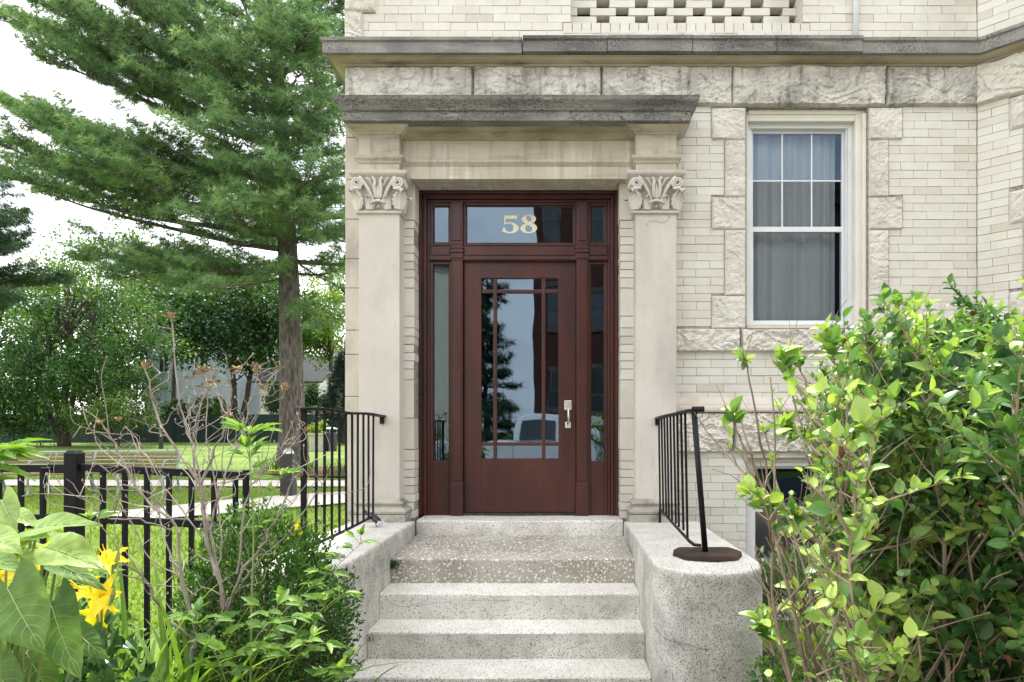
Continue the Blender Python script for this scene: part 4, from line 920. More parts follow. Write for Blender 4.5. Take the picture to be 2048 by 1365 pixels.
sheet('mulch_bed', M['mulch'], lambda m: m.add([(x, y, gz(x, y)+.035) for x, y in ((-8.6, 19.4), (-8.3, 21.9), (-3, 22.4), (0, 21.5), (0, 17.8), (-4.5, 17.7), (-7.2, 18.3))], [(0, 1, 2, 3, 4, 5, 6)][::-1]))
sheet('garden_bed_soil', M['soil'], lambda m: m.add([(-7, -.6, .004), (8, -.6, .004), (8, 5.3, .004), (-7, 3.9, .004)], [(0, 1, 2, 3)]))
sheet('sidewalk', M['concrete'], lambda m: m.box(-60, 60, -3.2, -.6, -.3, .01)); sheet('road', M['asphalt'], lambda m: m.add([(-60, -11, -.015), (60, -11, -.015), (60, -3.2, -.015), (-60, -3.2, -.015)], [(0, 1, 2, 3)]))
# grass blades on the near lawn
def grass():
    n = 42000; y = 5.0+rng.random(n)**1.3*15; x = -1.75-rng.random(n)*(.75*y+1.0)
    keep = np.ones(n, bool)
    pc = np.array(catmull([(0, 14.6), (-3.4, 13.6), (-5.0, 12.3), (-6.2, 10.6), (-7.6, 9.6), (-10.5, 9.0), (-20, 8.6)], 10))
    d = np.min(np.hypot(x[:, None]-pc[None, :, 0], y[:, None]-pc[None, :, 1]), axis=1); keep &= (d > .98); keep &= ~((y > 15.5) & (y < 17.1)); keep &= ~((x > -8) & (y > 17.6))
    x, y = x[keep], y[keep]; n = len(x)
    z = np.array([gz(a, b) for a, b in zip(x, y)])
    P = np.stack([x, y, z], 1); A = unit(np.stack([rng.normal(0, .45, n), rng.normal(0, .45, n), np.ones(n)], 1)); N_ = rng.normal(size=(n, 3))
    tm = (np.array([(0, -.5, 0), (0, .5, 0), (.6, .35, 0), (1, 0, .1), (.6, -.35, 0)]), np.array([(0, 1, 2), (0, 2, 4), (4, 2, 3)]))
    m = MB(); scatter(m, tm, P, A, N_, rng.uniform(.035, .085, n), rng.uniform(.006, .013, n)*(1+y*.06), rng.random(n)); 
    o = m.build('grass', leafmat('grass_blades', (.09, .17, .02), (.26, .36, .06), trans=.4)); o['kind'] = 'stuff'; o['label'] = 'short green lawn grass beyond the fence'
grass()

# ================================================================ aluminium garden fence
YG = 3.50
gf = thing('garden_fence', 'black aluminium picket fence with square capped post, left of the steps', 'fence', (-2.49, YG, 0))
m = MB(); px0 = PX(149, YG); m.box(px0-.033, px0+.033, YG-.033, YG+.033, .0, PZ(908, YG)); 
c_ = PZ(908, YG); m.add([(px0+sx*.036, YG+sy*.036, c_) for sx, sy in ((-1, -1), (1, -1), (1, 1), (-1, 1))]+[(px0+sx*.021, YG+sy*.021, c_+.020) for sx, sy in ((-1, -1), (1, -1), (1, 1), (-1, 1))], [(0, 1, 5, 4), (1, 2, 6, 5), (2, 3, 7, 6), (3, 0, 4, 7), (4, 5, 6, 7), (3, 2, 1, 0)])
m.build('post', M['alu'], gf, bev=.003)
def rail(xa, za, xb, zb, h=.038, d=.014, y=YG, nm='rail'):
    m = MB(); m.hexa([(x, y+sy*d, z+sz*h/2) for x, z in ((xa, za), (xb, zb)) for sy in (-1, 1) for sz in (-1, 1)]); return m.build(nm, M['alu'], gf, bev=.003)
xr = PX(492, YG)
sl = (PZ(950, YG)-PZ(934, YG))/(PX(482, YG)-PX(165, YG))
zr = lambda x, py, x0=PX(165, YG): PZ(py, YG)+sl*(x-x0)
rail(px0+.033, zr(px0+.033, 935), xr, zr(xr, 935)); rail(px0+.033, zr(px0+.033, 1036), xr, zr(xr, 1036)); rail(px0+.033, .17, xr, .13)
xq = px0-2.2; rail(px0-.033, PZ(937, YG), xq, PZ(934, YG)); rail(px0-.033, PZ(1036, YG), xq, PZ(1033, YG)); rail(px0-.033, .19, xq, .20)
for px_ in (206, 250, 294, 338, 383, 428, 471):
    x = PX(px_, YG); m = MB(); m.box(x-.0115, x+.0115, YG-.010, YG+.010, .04, zr(x, 935)); m.build('picket', M['alu'], gf, bev=.002)
for k in range(18):
    x = PX(86-44*k, YG); m = MB(); m.box(x-.0115, x+.0115, YG-.010, YG+.010, .06, PZ(936, YG)); m.build('picket', M['alu'], gf, bev=.002)
m = MB(); x = px0-.033-.085; m.box(x, px0-.033, YG-.024, YG-.0145, PZ(946, YG), PZ(928, YG)); m.tube([(x-.03, YG-.03, PZ(937, YG)), (x+.02, YG-.03, PZ(937, YG))], .009, 8); m.build('latch', M['alu'], gf, bev=.002)
m = MB(); m.box(xr-.012, xr+.012, YG-.016, YG+.016, 0, zr(xr, 935)+.03); m.build('post', M['alu'], gf, bev=.003)

# ================================================================ dark boundary fence
YB = 45.5
bf = thing('boundary_fence', 'tall dark green board fence closing the far side of the lawn', 'fence', (-15, YB, gz(0, YB)))
m = MB(); zt = gz(0, YB)+1.83
for k in range(230):
    x = -46+k*.205; m.box(x, x+.198, YB+rnd.uniform(-.004, .004), YB+.03, gz(0, YB)-.05, zt, .5)
m.build('boards', M['shutgreen'], bf)
m = MB(); m.box(-46, 1.2, YB-.02, YB+.05, zt+.0005, zt+.05); m.build('top_rail', M['shutgreen'], bf)
for k in range(20):
    m = MB(); x = -45+k*2.4; m.box(x-.06, x+.06, YB-.05, YB-.006, gz(0, YB)-.05, zt+.0); m.build('fence_post', M['shutgreen'], bf)

# ================================================================ park benches
def bench(x, y, rot, label):
    root = thing('park_bench', label, 'bench', (x, y, gz(x, y)), 'benches along the path'); root.rotation_euler = (0, 0, rot)
    Lh = .92
    def B(m, *a): m.box(*a)
    for k in range(5):
        m = MB(); z = .50+k*.075; yy = .20+.028*k
        m.hexa([(sx*Lh, yy+sy*.011+.028*(sz)*.0, z+sz*.032) for sx in (-1, 1) for sy in (-1, 1) for sz in (-1, 1)]); m.build('back_slat', M['bench_wood'], root, local=True, bev=.004)
    for k in range(5):
        m = MB(); yy = -.24+k*.09; m.hexa([(sx*Lh, yy+sy*.038, .43+sz*.016) for sx in (-1, 1) for sy in (-1, 1) for sz in (-1, 1)]); m.build('seat_slat', M['bench_wood'], root, local=True, bev=.004)
    m = MB(); m.tube([(-Lh-.02, .345, .86), (Lh+.02, .345, .86)], .022, 8); m.build('top_rail', M['bench_metal'], root, local=True, smooth=True)
    for sx in (-1, 0, 1):
        X_ = sx*(Lh+.005)
        m = MB(); m.tube(catmull([(X_, .345, .86), (X_, .25, .62), (X_, .20, .44), (X_, .26, .2), (X_, .34, .0)], 4), .022, 7)
        m.tube(catmull([(X_, .20, .42), (X_, -.1, .41), (X_, -.26, .41), (X_, -.30, .3), (X_, -.27, .12), (X_, -.33, .0)], 4), .022, 7); m.build('leg', M['bench_metal'], root, local=True, smooth=True)
        m = MB(); m.tube(catmull([(X_, .29, .68), (X_, .10, .69), (X_, -.12, .70), (X_, -.26, .66), (X_, -.30, .56), (X_, -.24, .46), (X_, -.2, .42)], 4), .018, 7); m.build('armrest', M['bench_metal'], root, local=True, smooth=True)
    return root
bench(PX(78, 13.9), 13.9, 0, 'slatted park bench behind the big-leaved plant, left of the fence post')
bench(PX(254, 14.3), 14.3, 0, 'slatted park bench behind the bare shrub, right of the fence post')

# ================================================================ bollard lights
def bollard(x, y, label, h=1.05, r=.12):
    root = thing('bollard_light', label, 'bollard', (x, y, gz(x, y)), 'bollard lights')
    z0 = gz(x, y)
    m = MB(); m.box(x-r, x+r, y-r, y+r, z0-.03, z0+h*.80); m.build('post', M['bollard'], root, bev=.006)
    m = MB(); m.lathe((x, y, z0+h*.80), [(r*.55, 0), (r*.9, .02), (r*.45, h*.13)], 16); m.build('reflector', M['lens'], root)
    m = MB(); m.box(x-r, x+r, y-r, y+r, z0+h*.935, z0+h); 
    m.build('cap', M['bollard'], root, bev=.006)
    for sx in (-1, 1):
        for sy in (-1, 1): m = MB(); m.box(x+sx*r*.9-.008, x+sx*r*.9+.008, y+sy*r*.9-.008, y+sy*r*.9+.008, z0+h*.80, z0+h*.935); m.build('corner_bar', M['bollard'], root)
bollard(PX(577, 13.4), 13.4, 'square bronze bollard light beside the curved path, in front of the pine trunk')
bollard(PX(322, 36), 36.0, 'small distant bollard light in front of the dark green fence', .8, .08)

# ================================================================ planter and bin by the fence
pl = thing('flower_planter', 'round stone planter standing on the lawn near the boundary fence', 'planter', (PX(632, 33), 33, gz(0, 33)))
m = MB(); m.lathe((PX(632, 33), 33, gz(0, 33)), [(.30, -.03), (.32, .1), (.36, .75), (.42, .80), (.42, .88), (.36, .88), (.34, .80), (0, .80)], 20); m.build('pot', M['planter'], pl, smooth=False)
bn = thing('litter_bin', 'dark litter bin standing right of the stone planter', 'bin', (PX(662, 33.5), 33.5, gz(0, 33)))
x = PX(662, 33.5); z = gz(0, 33.5)
m = MB(); m.lathe((x, 33.5, z), [(.24, -.03), (.28, .05), (.30, .85), (.27, .90), (0, .90)], 18); m.build('body', M['blackplastic'], bn)
m = MB(); m.lathe((x, 33.5, z), [(.33, 1.05), (.34, 1.09), (.15, 1.16), (0, 1.18)], 18); m.build('lid', M['bench_metal'], bn)
m = MB()
for a in (0.6, 2.7, 4.8): m.tube([(x+.27*math.cos(a), 33.5+.27*math.sin(a), z+.85), (x+.29*math.cos(a), 33.5+.29*math.sin(a), z+1.07)], .015, 6)
m.build('lid_posts', M['bench_metal'], bn)

# ================================================================ houses beyond the fence
def house(name, label, x0, x1, y0, y1, h, eave, ridge, mt, zg, wins, clap=0, roofax='x', trim=None):
    root = thing(name, label, 'house', ((x0+x1)/2, (y0+y1)/2, zg))
    m = MB(); m.box(x0, x1, y0, y1, zg-.3, zg+h); 
    if roofax == 'y': xm = (x0+x1)/2; m.add([(x0, y0, zg+h), (x1, y0, zg+h), (xm, y0, zg+ridge), (x0, y1, zg+h), (x1, y1, zg+h), (xm, y1, zg+ridge)], [(0, 1, 2), (5, 4, 3)])
    else: ym = (y0+y1)/2; m.add([(x0, y0, zg+h), (x0, y1, zg+h), (x0, ym, zg+ridge), (x1, y0, zg+h), (x1, y1, zg+h), (x1, ym, zg+ridge)], [(2, 1, 0), (3, 4, 5)])
    m.build('wall', mt, root)
    if clap:
        m = MB(); n = int(h/clap)
        for k in range(n):
            z = zg+k*clap; m.add([(x0-.002, y0-.035, z), (x1+.002, y0-.035, z), (x1+.002, y0-.004, z+clap), (x0-.002, y0-.004, z+clap), (x0-.002, y0, z), (x1+.002, y0, z)], [(0, 1, 2, 3), (4, 5, 1, 0)])
            m.add([(x1+.035, y0, z), (x1+.035, y1, z), (x1+.004, y1, z+clap), (x1+.004, y0, z+clap)], [(0, 1, 2, 3)])
        m.build('clapboards', mt, root)
    m = MB(); e = eave; t = .12
    if roofax == 'x':
        ym = (y0+y1)/2; s_ = (ridge-h)/(ym-y0)
        for sg, ya in ((-1, y0-e), (1, y1+e)):
            zz_ = zg+h-e*s_; m.add([(x0-e, ya, zz_), (x1+e, ya, zz_), (x1+e, ym, zg+ridge), (x0-e, ym, zg+ridge), (x0-e, ya, zz_+t), (x1+e, ya, zz_+t), (x1+e, ym, zg+ridge+t), (x0-e, ym, zg+ridge+t)], [(0, 1, 2, 3), (4, 5, 6, 7), (0, 1, 5, 4), (0, 3, 7, 4), (1, 2, 6, 5)])
    else:
        xm = (x0+x1)/2; s_ = (ridge-h)/(xm-x0)
        for xa in (x0-e, x1+e):
            zz_ = zg+h-e*s_; m.add([(xa, y0-e, zz_), (xa, y1+e, zz_), (xm, y1+e, zg+ridge), (xm, y0-e, zg+ridge), (xa, y0-e, zz_+t), (xa, y1+e, zz_+t), (xm, y1+e, zg+ridge+t), (xm, y0-e, zg+ridge+t)], [(0, 1, 2, 3), (4, 5, 6, 7), (0, 1, 5, 4), (0, 3, 7, 4), (1, 2, 6, 5)])
    m.build('roof', M['roof'], root)
    for (wx, wz, ww, wh) in wins:
        m = MB(); m.box(wx, wx+ww, y0-.07, y0-.001, zg+wz, zg+wz+wh); wo = m.build('window', M['shutgreen'] if trim is None else trim, root)
        g = MB(); g.box(wx+.08, wx+ww/2-.03, y0-.08, y0-.0705, zg+wz+.08, zg+wz+wh-.08); g.box(wx+ww/2+.03, wx+ww-.08, y0-.08, y0-.0705, zg+wz+.08, zg+wz+wh-.08); g.build('pane', M['darkglass'], wo)
    return root
zg = gz(0, 60)
YH = 56.
house('clapboard_house', 'pale blue clapboard house glimpsed between the dark trees', PX(292, YH), PX(470, YH), YH, YH+9, 10.5, .4, 13.5, M['clap'], zg, [(PX(318, YH), 5.5, .9, 1.6), (PX(388, YH), 5.5, .9, 1.6), (PX(388, YH), 1.5, .9, 1.6), (PX(440, YH), 1.5, .9, 1.6)], .18, 'y', M['white_vinyl'])
house('white_house', 'white house with dark windows behind the pine trunk', PX(520, YH), PX(638, YH), YH, YH+8, 4.9, .45, 7.2, M['whitewall'], zg, [(PX(538, YH), 3.0, 1.0, 1.5), (PX(618, YH), 2.9, .7, 1.5), (PX(545, YH), .8, 1.0, 1.3), (PX(616, YH), .6, .8, 1.2)])
house('cream_house', 'cream rendered house partly hidden by the spruce', PX(640, 58), PX(790, 58), 58, 66, 5.6, .4, 7.0, M['creamwall'], zg, [(PX(655, 58), .9, .9, 1.3), (PX(700, 58), 3.4, .9, 1.3)])
# ================================================================ conifers and trees of the park
def pine(name, label, base, lean, ztop, r0, limbs, L_bark, L_need, tuft=.19, step_=.30, seed=1, group=None, lat=1.5, cat='pine tree'):
    r = np.random.default_rng(seed)
    root = thing(name, label, cat, base, group)
    m = MB(); n = 16; pts = []; rad = []
    for k in range(n+1):
        t = k/n; pts.append((base[0]+lean[0]*t+.12*math.sin(t*5), base[1]+lean[1]*t, base[2]-.1+(ztop-base[2])*t)); rad.append(r0*(1-.88*t)*(1+.35*math.exp(-t*40)))
    m.tube(catmull(pts, 3), list(np.interp(np.linspace(0, 1, n*3+1), np.linspace(0, 1, n+1), rad)), 18); m.build('trunk', L_bark, root, smooth=True)
    axis = lambda z: np.array([np.interp(z, [p[2] for p in pts], [p[0] for p in pts]), np.interp(z, [p[2] for p in pts], [p[1] for p in pts]), z])
    mb_ = MB(); TP, TA, TT = [], [], []
    for (z0, tip, dens, rr) in limbs:
        a = axis(z0); b = np.array(tip, float); ln = np.linalg.norm(b-a); d = (b-a)/ln
        mid = (a+b)/2+np.array((0, 0, -.05*ln*r.uniform(.3, 1.2)))+r.normal(0, .12, 3)
        P = catmull([a, a*.6+mid*.4+r.normal(0, .06, 3), mid, mid*.45+b*.55+r.normal(0, .10, 3), b], 5); m_ = len(P)
        mb_.tube(P, [rr*(1-.85*i/(m_-1)) for i in range(m_)], 6)
        side = np.cross(d, (0, 0, 1)); side /= np.linalg.norm(side); lt = r.uniform(.25, .8)
        s_ = .20*ln if ln > 4 else .12*ln
        while s_ < ln:
            t = s_/ln; f = t*(m_-1); i = min(int(f), m_-2); p = P[i]+(P[i+1]-P[i])*(f-i)
            if t < .38 and r.random() < .45: s_ += step_; continue
            ll = min(lat*1.0, lat*(.35+.9*math.sin(math.pi*min(1, t*.95+.05))))*r.uniform(.6, 1.15)
            if t > .9: ll *= .7
            for sg in (-1, 1, 0):
                if r.random() > dens*.74: continue
                q = d*r.uniform(.5, .9)+side*sg*r.uniform(.5, 1.0)+np.array((0, 0, r.uniform(.05, .55)))+r.normal(0, .12, 3); q /= np.linalg.norm(q)
                l2 = ll*(1 if sg else .8); e = p+q*l2+np.array((0, 0, -.06*l2))
                mb_.tube([p, (p+e)/2+r.normal(0, .03, 3), e], [rr*.20+.004, .009, .004], 4, cap=False)
                k = max(2, int(l2/.105)); base_t = lt*.35+r.uniform(0, .45)
                for j in range(k):
                    u = (j+1)/k
                    if u < .22: continue
                    c = p+(e-p)*u
                    for sg2 in (-1, 1, 0):
                        w_ = np.cross(q, (0, 0, 1)); c2 = c+w_*sg2*r.uniform(.06, .30)*(1.15-u*.5)+q*r.uniform(0, .14)+np.array((0, 0, r.uniform(-.03, .13)))
                        TP.append(c2); TA.append(q*.6+w_*sg2*.5+np.array((0, 0, r.uniform(.1, .8)))+r.normal(0, .2, 3)); TT.append(min(1, max(0, base_t+r.normal(0, .14)+.22*u)))
            s_ += step_*r.uniform(.7, 1.3)
    mb_.build('branches', L_bark, root)
    TP, TA, TT = map(np.array, (TP, TA, TT)); n = len(TP); md = MB()
    for v in range(4):
        ix = np.arange(v, n, 4)
        scatter(md, needle_tuft(12, seed*10+v, .046), TP[ix], TA[ix], r.normal(size=(len(ix), 3)), tuft*r.uniform(.75, 1.25, len(ix)), 1.0*tuft, TT[ix])
    # scatter scales y by width and z by length: widths already in units of the tuft
    md.build('needles', L_need, root)
    return root, n
nm1 = leafmat('white_pine_needles', (.040, .088, .042), (.32, .45, .20), (.13, .22, .105), trans=.44, tcol=(1.15, 1.3, .78), rough=.5)
nm2 = leafmat('blue_pine_needles', (.012, .042, .028), (.05, .115, .055), trans=.2)
YP = 21.0; gp = gz(0, YP)
def tp(px, py, dy=0): return P3(px, py, YP+dy)
def zt_(py): return PZ(py, YP)
L1 = []
for (py0, ex, ey, dy, dens, rr) in [
    (536, 170, 528, -.6, .85, .085), (528, 300, 505, 1.6, .8, .05), (500, 110, 392, .4, .33, .10), (505, 330, 440, -1.8, .7, .06),
    (468, -40, 340, -.8, .95, .10), (450, 60, 330, 1.8, .9, .08), (430, -60, 262, .2, 1, .11), (415, 120, 290, -2.2, .9, .08),
    (372, 10, 205, 1.0, .9, .11), (350, 190, 285, -2.4, .85, .08), (392, 40, 250, -1.2, .9, .08),
    (300, 80, 62, .3, .95, .12), (285, 250, 150, -2.2, .9, .09), (262, 170, 60, 2.0, .9, .09),
    (232, 10, -70, -.3, 1, .12), (205, 190, -40, -2.2, .95, .09), (180, 90, -130, 1.8, .9, .09), (150, 250, -90, .4, .95, .09), (120, 330, -60, -2.0, .95, .08),
    (255, 70, 110, -1.0, .9, .09), (240, 190, 120, 2.4, .9, .08), (222, -50, 10, 1.6, .9, .09), (190, 20, -30, -1.4, .9, .09), (215, 140, 20, -3.0, .9, .08), (160, 120, -90, 2.8, .9, .08), (395, 30, 225, 2.6, .9, .08), (440, 150, 330, -3.0, .9, .07), (400, 260, 330, 3.0, .9, .07),
    (470, 590, 420, -3.6, .8, .05), (400, 520, 350, -4.0, .8, .05), (330, 600, 280, -3.8, .8, .05), (270, 500, 210, -4.0, .8, .05), (210, 600, 150, -3.8, .8, .05), (150, 500, 90, -3.8, .8, .05), (90, 580, 30, -3.6, .8, .05), (505, 620, 480, -3.0, .8, .04), (450, 650, 400, -2.2, .8, .05),
    (545, 230, 560, -1.6, .95, .05), (552, 350, 585, 1.0, .8, .04), (540, 280, 540, 2.8, .9, .05), (548, 420, 575, -2.6, .8, .04), (560, 640, 650, -.6, .6, .03),
    (90, 200, -220, 0, .9, .09), (60, 420, -160, -1.5, .9, .07), (30, 150, -300, .4, .9, .08),
    (545, 690, 560, 1.2, .6, .06), (520, 800, 500, -.4, .7, .08), (480, 820, 440, 1.0, .75, .08), (430, 840, 400, -1.2, .75, .09), (505, 700, 610, -1.8, .5, .04),
    (380, 800, 300, .5, .8, .09), (320, 820, 240, -1.0, .8, .09), (265, 800, 150, 1.0, .8, .09), (210, 820, 90, -.6, .85, .09), (150, 780, 0, .8, .85, .08), (100, 800, -80, -.6, .85, .08), (50, 760, -140, .5, .85, .07),
    (490, 470, 430, -4.2, .7, .07), (420, 640, 350, -4.4, .7, .07), (350, 440, 260, -4.6, .75, .07), (300, 640, 210, -4.4, .75, .07), (230, 430, 120, -4.5, .8, .07), (170, 620, 60, -4.2, .8, .07), (110, 480, -10, -4.0, .8, .07),
    (500, 500, 470, 4.0, .6, .07), (430, 700, 400, 4.4, .6, .07), (370, 430, 300, 4.4, .6, .07), (280, 650, 200, 4.4, .6, .07), (200, 420, 90, 4.4, .6, .07), (120, 600, 0, 4.0, .6, .07), (0, 420, -150, -3, .8, .07), (-30, 680, -170, -2, .8, .07)]:
    L1.append((zt_(py0), tp(ex, ey, dy), dens, rr))
bx_ = PX(586, YP)
_, nn = pine('pine_tree', 'big white pine with sweeping branches and thick grey trunk beside the building', (bx_, YP, gp), (PX(530, YP)-bx_, 0), zt_(-420), .40, L1, M['bark'], nm1, tuft=.20, step_=.27, seed=3, lat=1.65)
print('pine tufts', nn)
Y2 = 27.0; b2 = PX(-170, Y2)
L2 = [(PZ(py, Y2), P3(ex, ey, Y2+dy), .95, .07) for (py, ex, ey, dy) in [(590, 60, 545, 0), (570, 130, 560, 1), (560, 40, 500, -1), (540, 50, 470, 1), (520, 30, 440, -.5), (500, 45, 425, .5), (480, 10, 380, 0), (600, 20, 590, -1.4), (610, 0, 620, 1.2), (540, -30, 430, -2), (470, -60, 330, 0), (560, -320, 500, 0), (500, -330, 420, 0)]]
pine('pine_tree', 'dark blue-green pine at the left edge, only its branch tips in view', (b2, Y2, gz(0, Y2)), (.2, 0), PZ(100, Y2), .28, L2, M['bark'], nm2, tuft=.22, step_=.26, seed=9, lat=1.3)

def broadleaf(name, label, base, crowns, n, leaf, mt, stems, bark=None, seed=1, clump=.9, group=None, cat='tree', flowers=None, droop=0, tm=None, ratio=.62):
    """crowns = [(cx, cy, cz, rx, ry, rz)]; stems = [(top, radius)]"""
    r = np.random.default_rng(seed); root = thing(name, label, cat, base, group)
    m = MB(); CL_ = []
    vols = np.array([c[3]*c[4]*c[5] for c in crowns]); vols = vols/vols.sum()
    for c, v in zip(crowns, vols):
        k = max(6, int(v*n/170)); u = unit(r.normal(size=(k, 3))); rr = r.uniform(.35, 1.0, k)**.55
        q = u*rr[:, None]; q *= 1+.18*np.sin(q[:, :1]*5+seed)
        CL_.append(q*np.array(c[3:6])+np.array(c[:3]))
    CL_ = np.concatenate(CL_)
    for (tp_, sr) in stems:
        b = np.array(base, float)+np.array((r.uniform(-.1, .1), 0, -.1)); t_ = np.array(tp_, float)
        P = catmull([b, b*.65+t_*.35+r.normal(0, .12, 3)*min(1, sr*6), b*.3+t_*.7+r.normal(0, .15, 3)*min(1, sr*6), t_], 5); k_ = len(P)
        m.tube(P, [sr*(1-.7*i/(k_-1))*(1+.4*math.exp(-i*1.2)) for i in range(k_)], 9)
        dd = np.linalg.norm(CL_-t_, axis=1); near = np.argsort(dd)[:max(8, int(len(CL_)/len(stems)*.6))]
        for ix in near:
            c = CL_[ix]; hz_ = np.clip((c[2]-b[2])/(t_[2]-b[2]+1e-6)*.8, .25, .95); i = int(hz_*(k_-1)); s0 = P[i]
            m.tube(catmull([s0, s0*.5+c*.5+r.normal(0, .15, 3)*clump+np.array((0, 0, .12*clump)), c], 3), list(np.linspace(sr*.28, sr*.05, 7)), 4, cap=False)
    m.build('trunk', bark or M['bark2'], root, smooth=True)
    per = int(n/len(CL_)); m = MB()
    ct = np.clip(r.normal(.45, .2, len(CL_)), 0, 1)
    u = r.normal(size=(len(CL_), per, 3)); sc_ = clump*r.uniform(.5, 1.15, (len(CL_), 1, 1))
    off = u*sc_*np.array((.50, .50, .34)); off[..., 2] -= droop*np.abs(u[..., 0])*.5
    P = (CL_[:, None, :]+off).reshape(-1, 3); tt = np.clip((ct[:, None]+r.normal(0, .13, (len(CL_), per))), 0, 1).reshape(-1)
    A = r.normal(size=P.shape)+np.array((0, 0, -.25-droop)); N_ = r.normal(size=P.shape)*.6+np.array((0, 0, 1.0))
    Ls = leaf*r.uniform(.65, 1.3, len(P)); scatter(m, tm or T_SMALL, P, A, N_, Ls, Ls*ratio, tt); m.build('crown', mt, root)
    if flowers:
        ix = r.choice(len(P), flowers[0], replace=False); m = MB(); Q = P[ix]+np.array((0, 0, .05))
        for a in (0, 1.57): scatter(m, T_SMALL, Q-.0*Q, np.stack([np.full(len(Q), math.cos(a)), np.full(len(Q), math.sin(a)), np.zeros(len(Q))], 1), np.tile((0, 0, 1.), (len(Q), 1)), .14, .09, 1)
        m.build('blossom', flowers[1], root)
    return root
lm_dark = leafmat('dark_park_leaves', (.010, .040, .012), (.13, .23, .05), (.034, .098, .024), trans=.35)
lm_maple = leafmat('maple_leaves', (.010, .038, .014), (.085, .165, .045), (.032, .085, .026), trans=.3)
lm_light = leafmat('light_green_leaves', (.08, .16, .02), (.30, .42, .08), (.16, .27, .04), trans=.5)
lm_mid = leafmat('mid_green_leaves', (.03, .08, .015), (.14, .24, .045), trans=.4)
white = mat('white_blossom', (.6, .6, .45), (.75, .74, .6), 5, .7)
def at(px, py, Y): return np.array(P3(px, py, Y))
def crown(px, py, Y, rpx, rpy, ry=None): c = P3(px, py, Y); s_ = Y/F; return (*c, rpx*s_, ry or rpx*s_, rpy*s_)
g38 = gz(0, 39)
broadleaf('birch_tree', 'large drooping dark green tree with several stems left of centre, before the green fence', (PX(128, 39), 39, g38), [crown(60, 700, 39, 120, 150), crown(190, 660, 39, 130, 140), crown(120, 780, 38.5, 150, 90), crown(250, 760, 39, 80, 90), crown(30, 800, 38.5, 70, 60)],
          30000, .19, lm_dark, [(at(90, 620, 39), .22), (at(135, 560, 39), .24), (at(190, 640, 39), .20), (at(50, 700, 39), .13)], seed=4, clump=1.15, droop=.7)
broadleaf('maple_tree', 'dark maple behind the fence, two trunks showing below its crown', (PX(470, 48), 48, gz(0, 48)), [crown(440, 650, 48, 105, 75), crown(530, 610, 48, 80, 80), crown(385, 610, 48, 45, 35), crown(515, 715, 48, 50, 30)],
          15000, .26, lm_maple, [(at(462, 690, 48), .30), (at(520, 670, 48), .27)], seed=5, clump=1.9, ratio=.85)
broadleaf('maple_tree', 'tall lighter green tree rising behind the dark ones', (PX(300, 62), 62, gz(0, 48)), [crown(250, 560, 62, 125, 95), crown(400, 580, 62, 110, 80), crown(120, 600, 62, 100, 80), crown(540, 600, 62, 80, 70)],
          20000, .32, lm_mid, [(at(270, 620, 62), .35), (at(370, 640, 62), .25)], seed=6, clump=1.7)
broadleaf('tree', 'mid green tree between the blue house and the tall tree behind', (PX(352, 50), 50, gz(0, 48)), [crown(345, 560, 50, 75, 45), crown(430, 545, 50, 60, 35), crown(310, 600, 50, 50, 40)],
          9000, .22, lm_mid, [(at(350, 590, 50), .2)], seed=37, clump=1.3)
broadleaf('locust_tree', 'bright yellow-green tree between the pine trunk and the building', (PX(668, 52), 52, gz(0, 48)), [crown(645, 660, 52, 70, 65), crown(610, 640, 52, 45, 60), crown(680, 590, 52, 60, 60), crown(590, 700, 52, 30, 30)],
          14000, .22, lm_light, [(at(655, 640, 52), .22)], seed=7, clump=1.1)
broadleaf('dark_tree', 'dense dark tree filling the far left behind the drooping one', (PX(-20, 52), 52, gz(0, 48)), [crown(-40, 690, 52, 110, 120), crown(50, 640, 52, 90, 70), crown(10, 780, 52, 110, 60)],
          13000, .30, lm_dark, [(at(-10, 680, 52), .3)], seed=8, clump=1.6)
broadleaf('dark_tree', 'dark tree behind the fence between drooping tree and blue house', (PX(238, 53), 53, gz(0, 48)), [crown(225, 750, 53, 60, 80), crown(235, 660, 53, 55, 60)],
          9000, .28, lm_dark, [(at(240, 700, 53), .22)], seed=18, clump=1.4)
broadleaf('dogwood', 'low dogwood with creamy white flowers in front of the green fence', (PX(232, 37), 37, gz(0, 37)), [crown(225, 832, 37, 75, 28), crown(255, 808, 37, 55, 22), crown(180, 845, 37, 40, 20), crown(285, 850, 37, 35, 16)],
          9000, .12, lm_mid, [(at(215, 840, 37), .07), (at(250, 835, 37), .06)], seed=10, clump=.5, flowers=(420, white), cat='shrub')
for i, (px_, py_, Y_, rx_, ry_, lb) in enumerate([(350, 812, 47.5, 30, 14, 'low bush against the blue house wall, behind the fence'), (420, 806, 47.5, 30, 16, 'low bush left of the maple trunks, behind the fence'), (560, 800, 47.5, 30, 20, 'low bush right of the maple trunks, behind the fence'), (610, 806, 50, 25, 18, 'low bush below the white house windows')]):
    broadleaf('bush', lb, (PX(px_, Y_), Y_, gz(0, 47)), [crown(px_, py_, Y_, rx_, ry_), crown(px_+8, py_+20, Y_, rx_, ry_)], 2600, .16, lm_mid if i % 2 else lm_maple, [(at(px_, py_, Y_), .05)], seed=20+i, clump=.5, cat='bush', group='bushes behind the fence')
broadleaf('yellow_green_shrub', 'bright yellow-green shrub growing round the stone planter', (PX(634, 33.6), 33.6, gz(0, 33)), [crown(634, 868, 33.6, 24, 22), crown(622, 885, 33.6, 12, 14)], 2600, .10, lm_light, [(at(634, 870, 33.6), .03)], seed=31, clump=.28, cat='shrub')
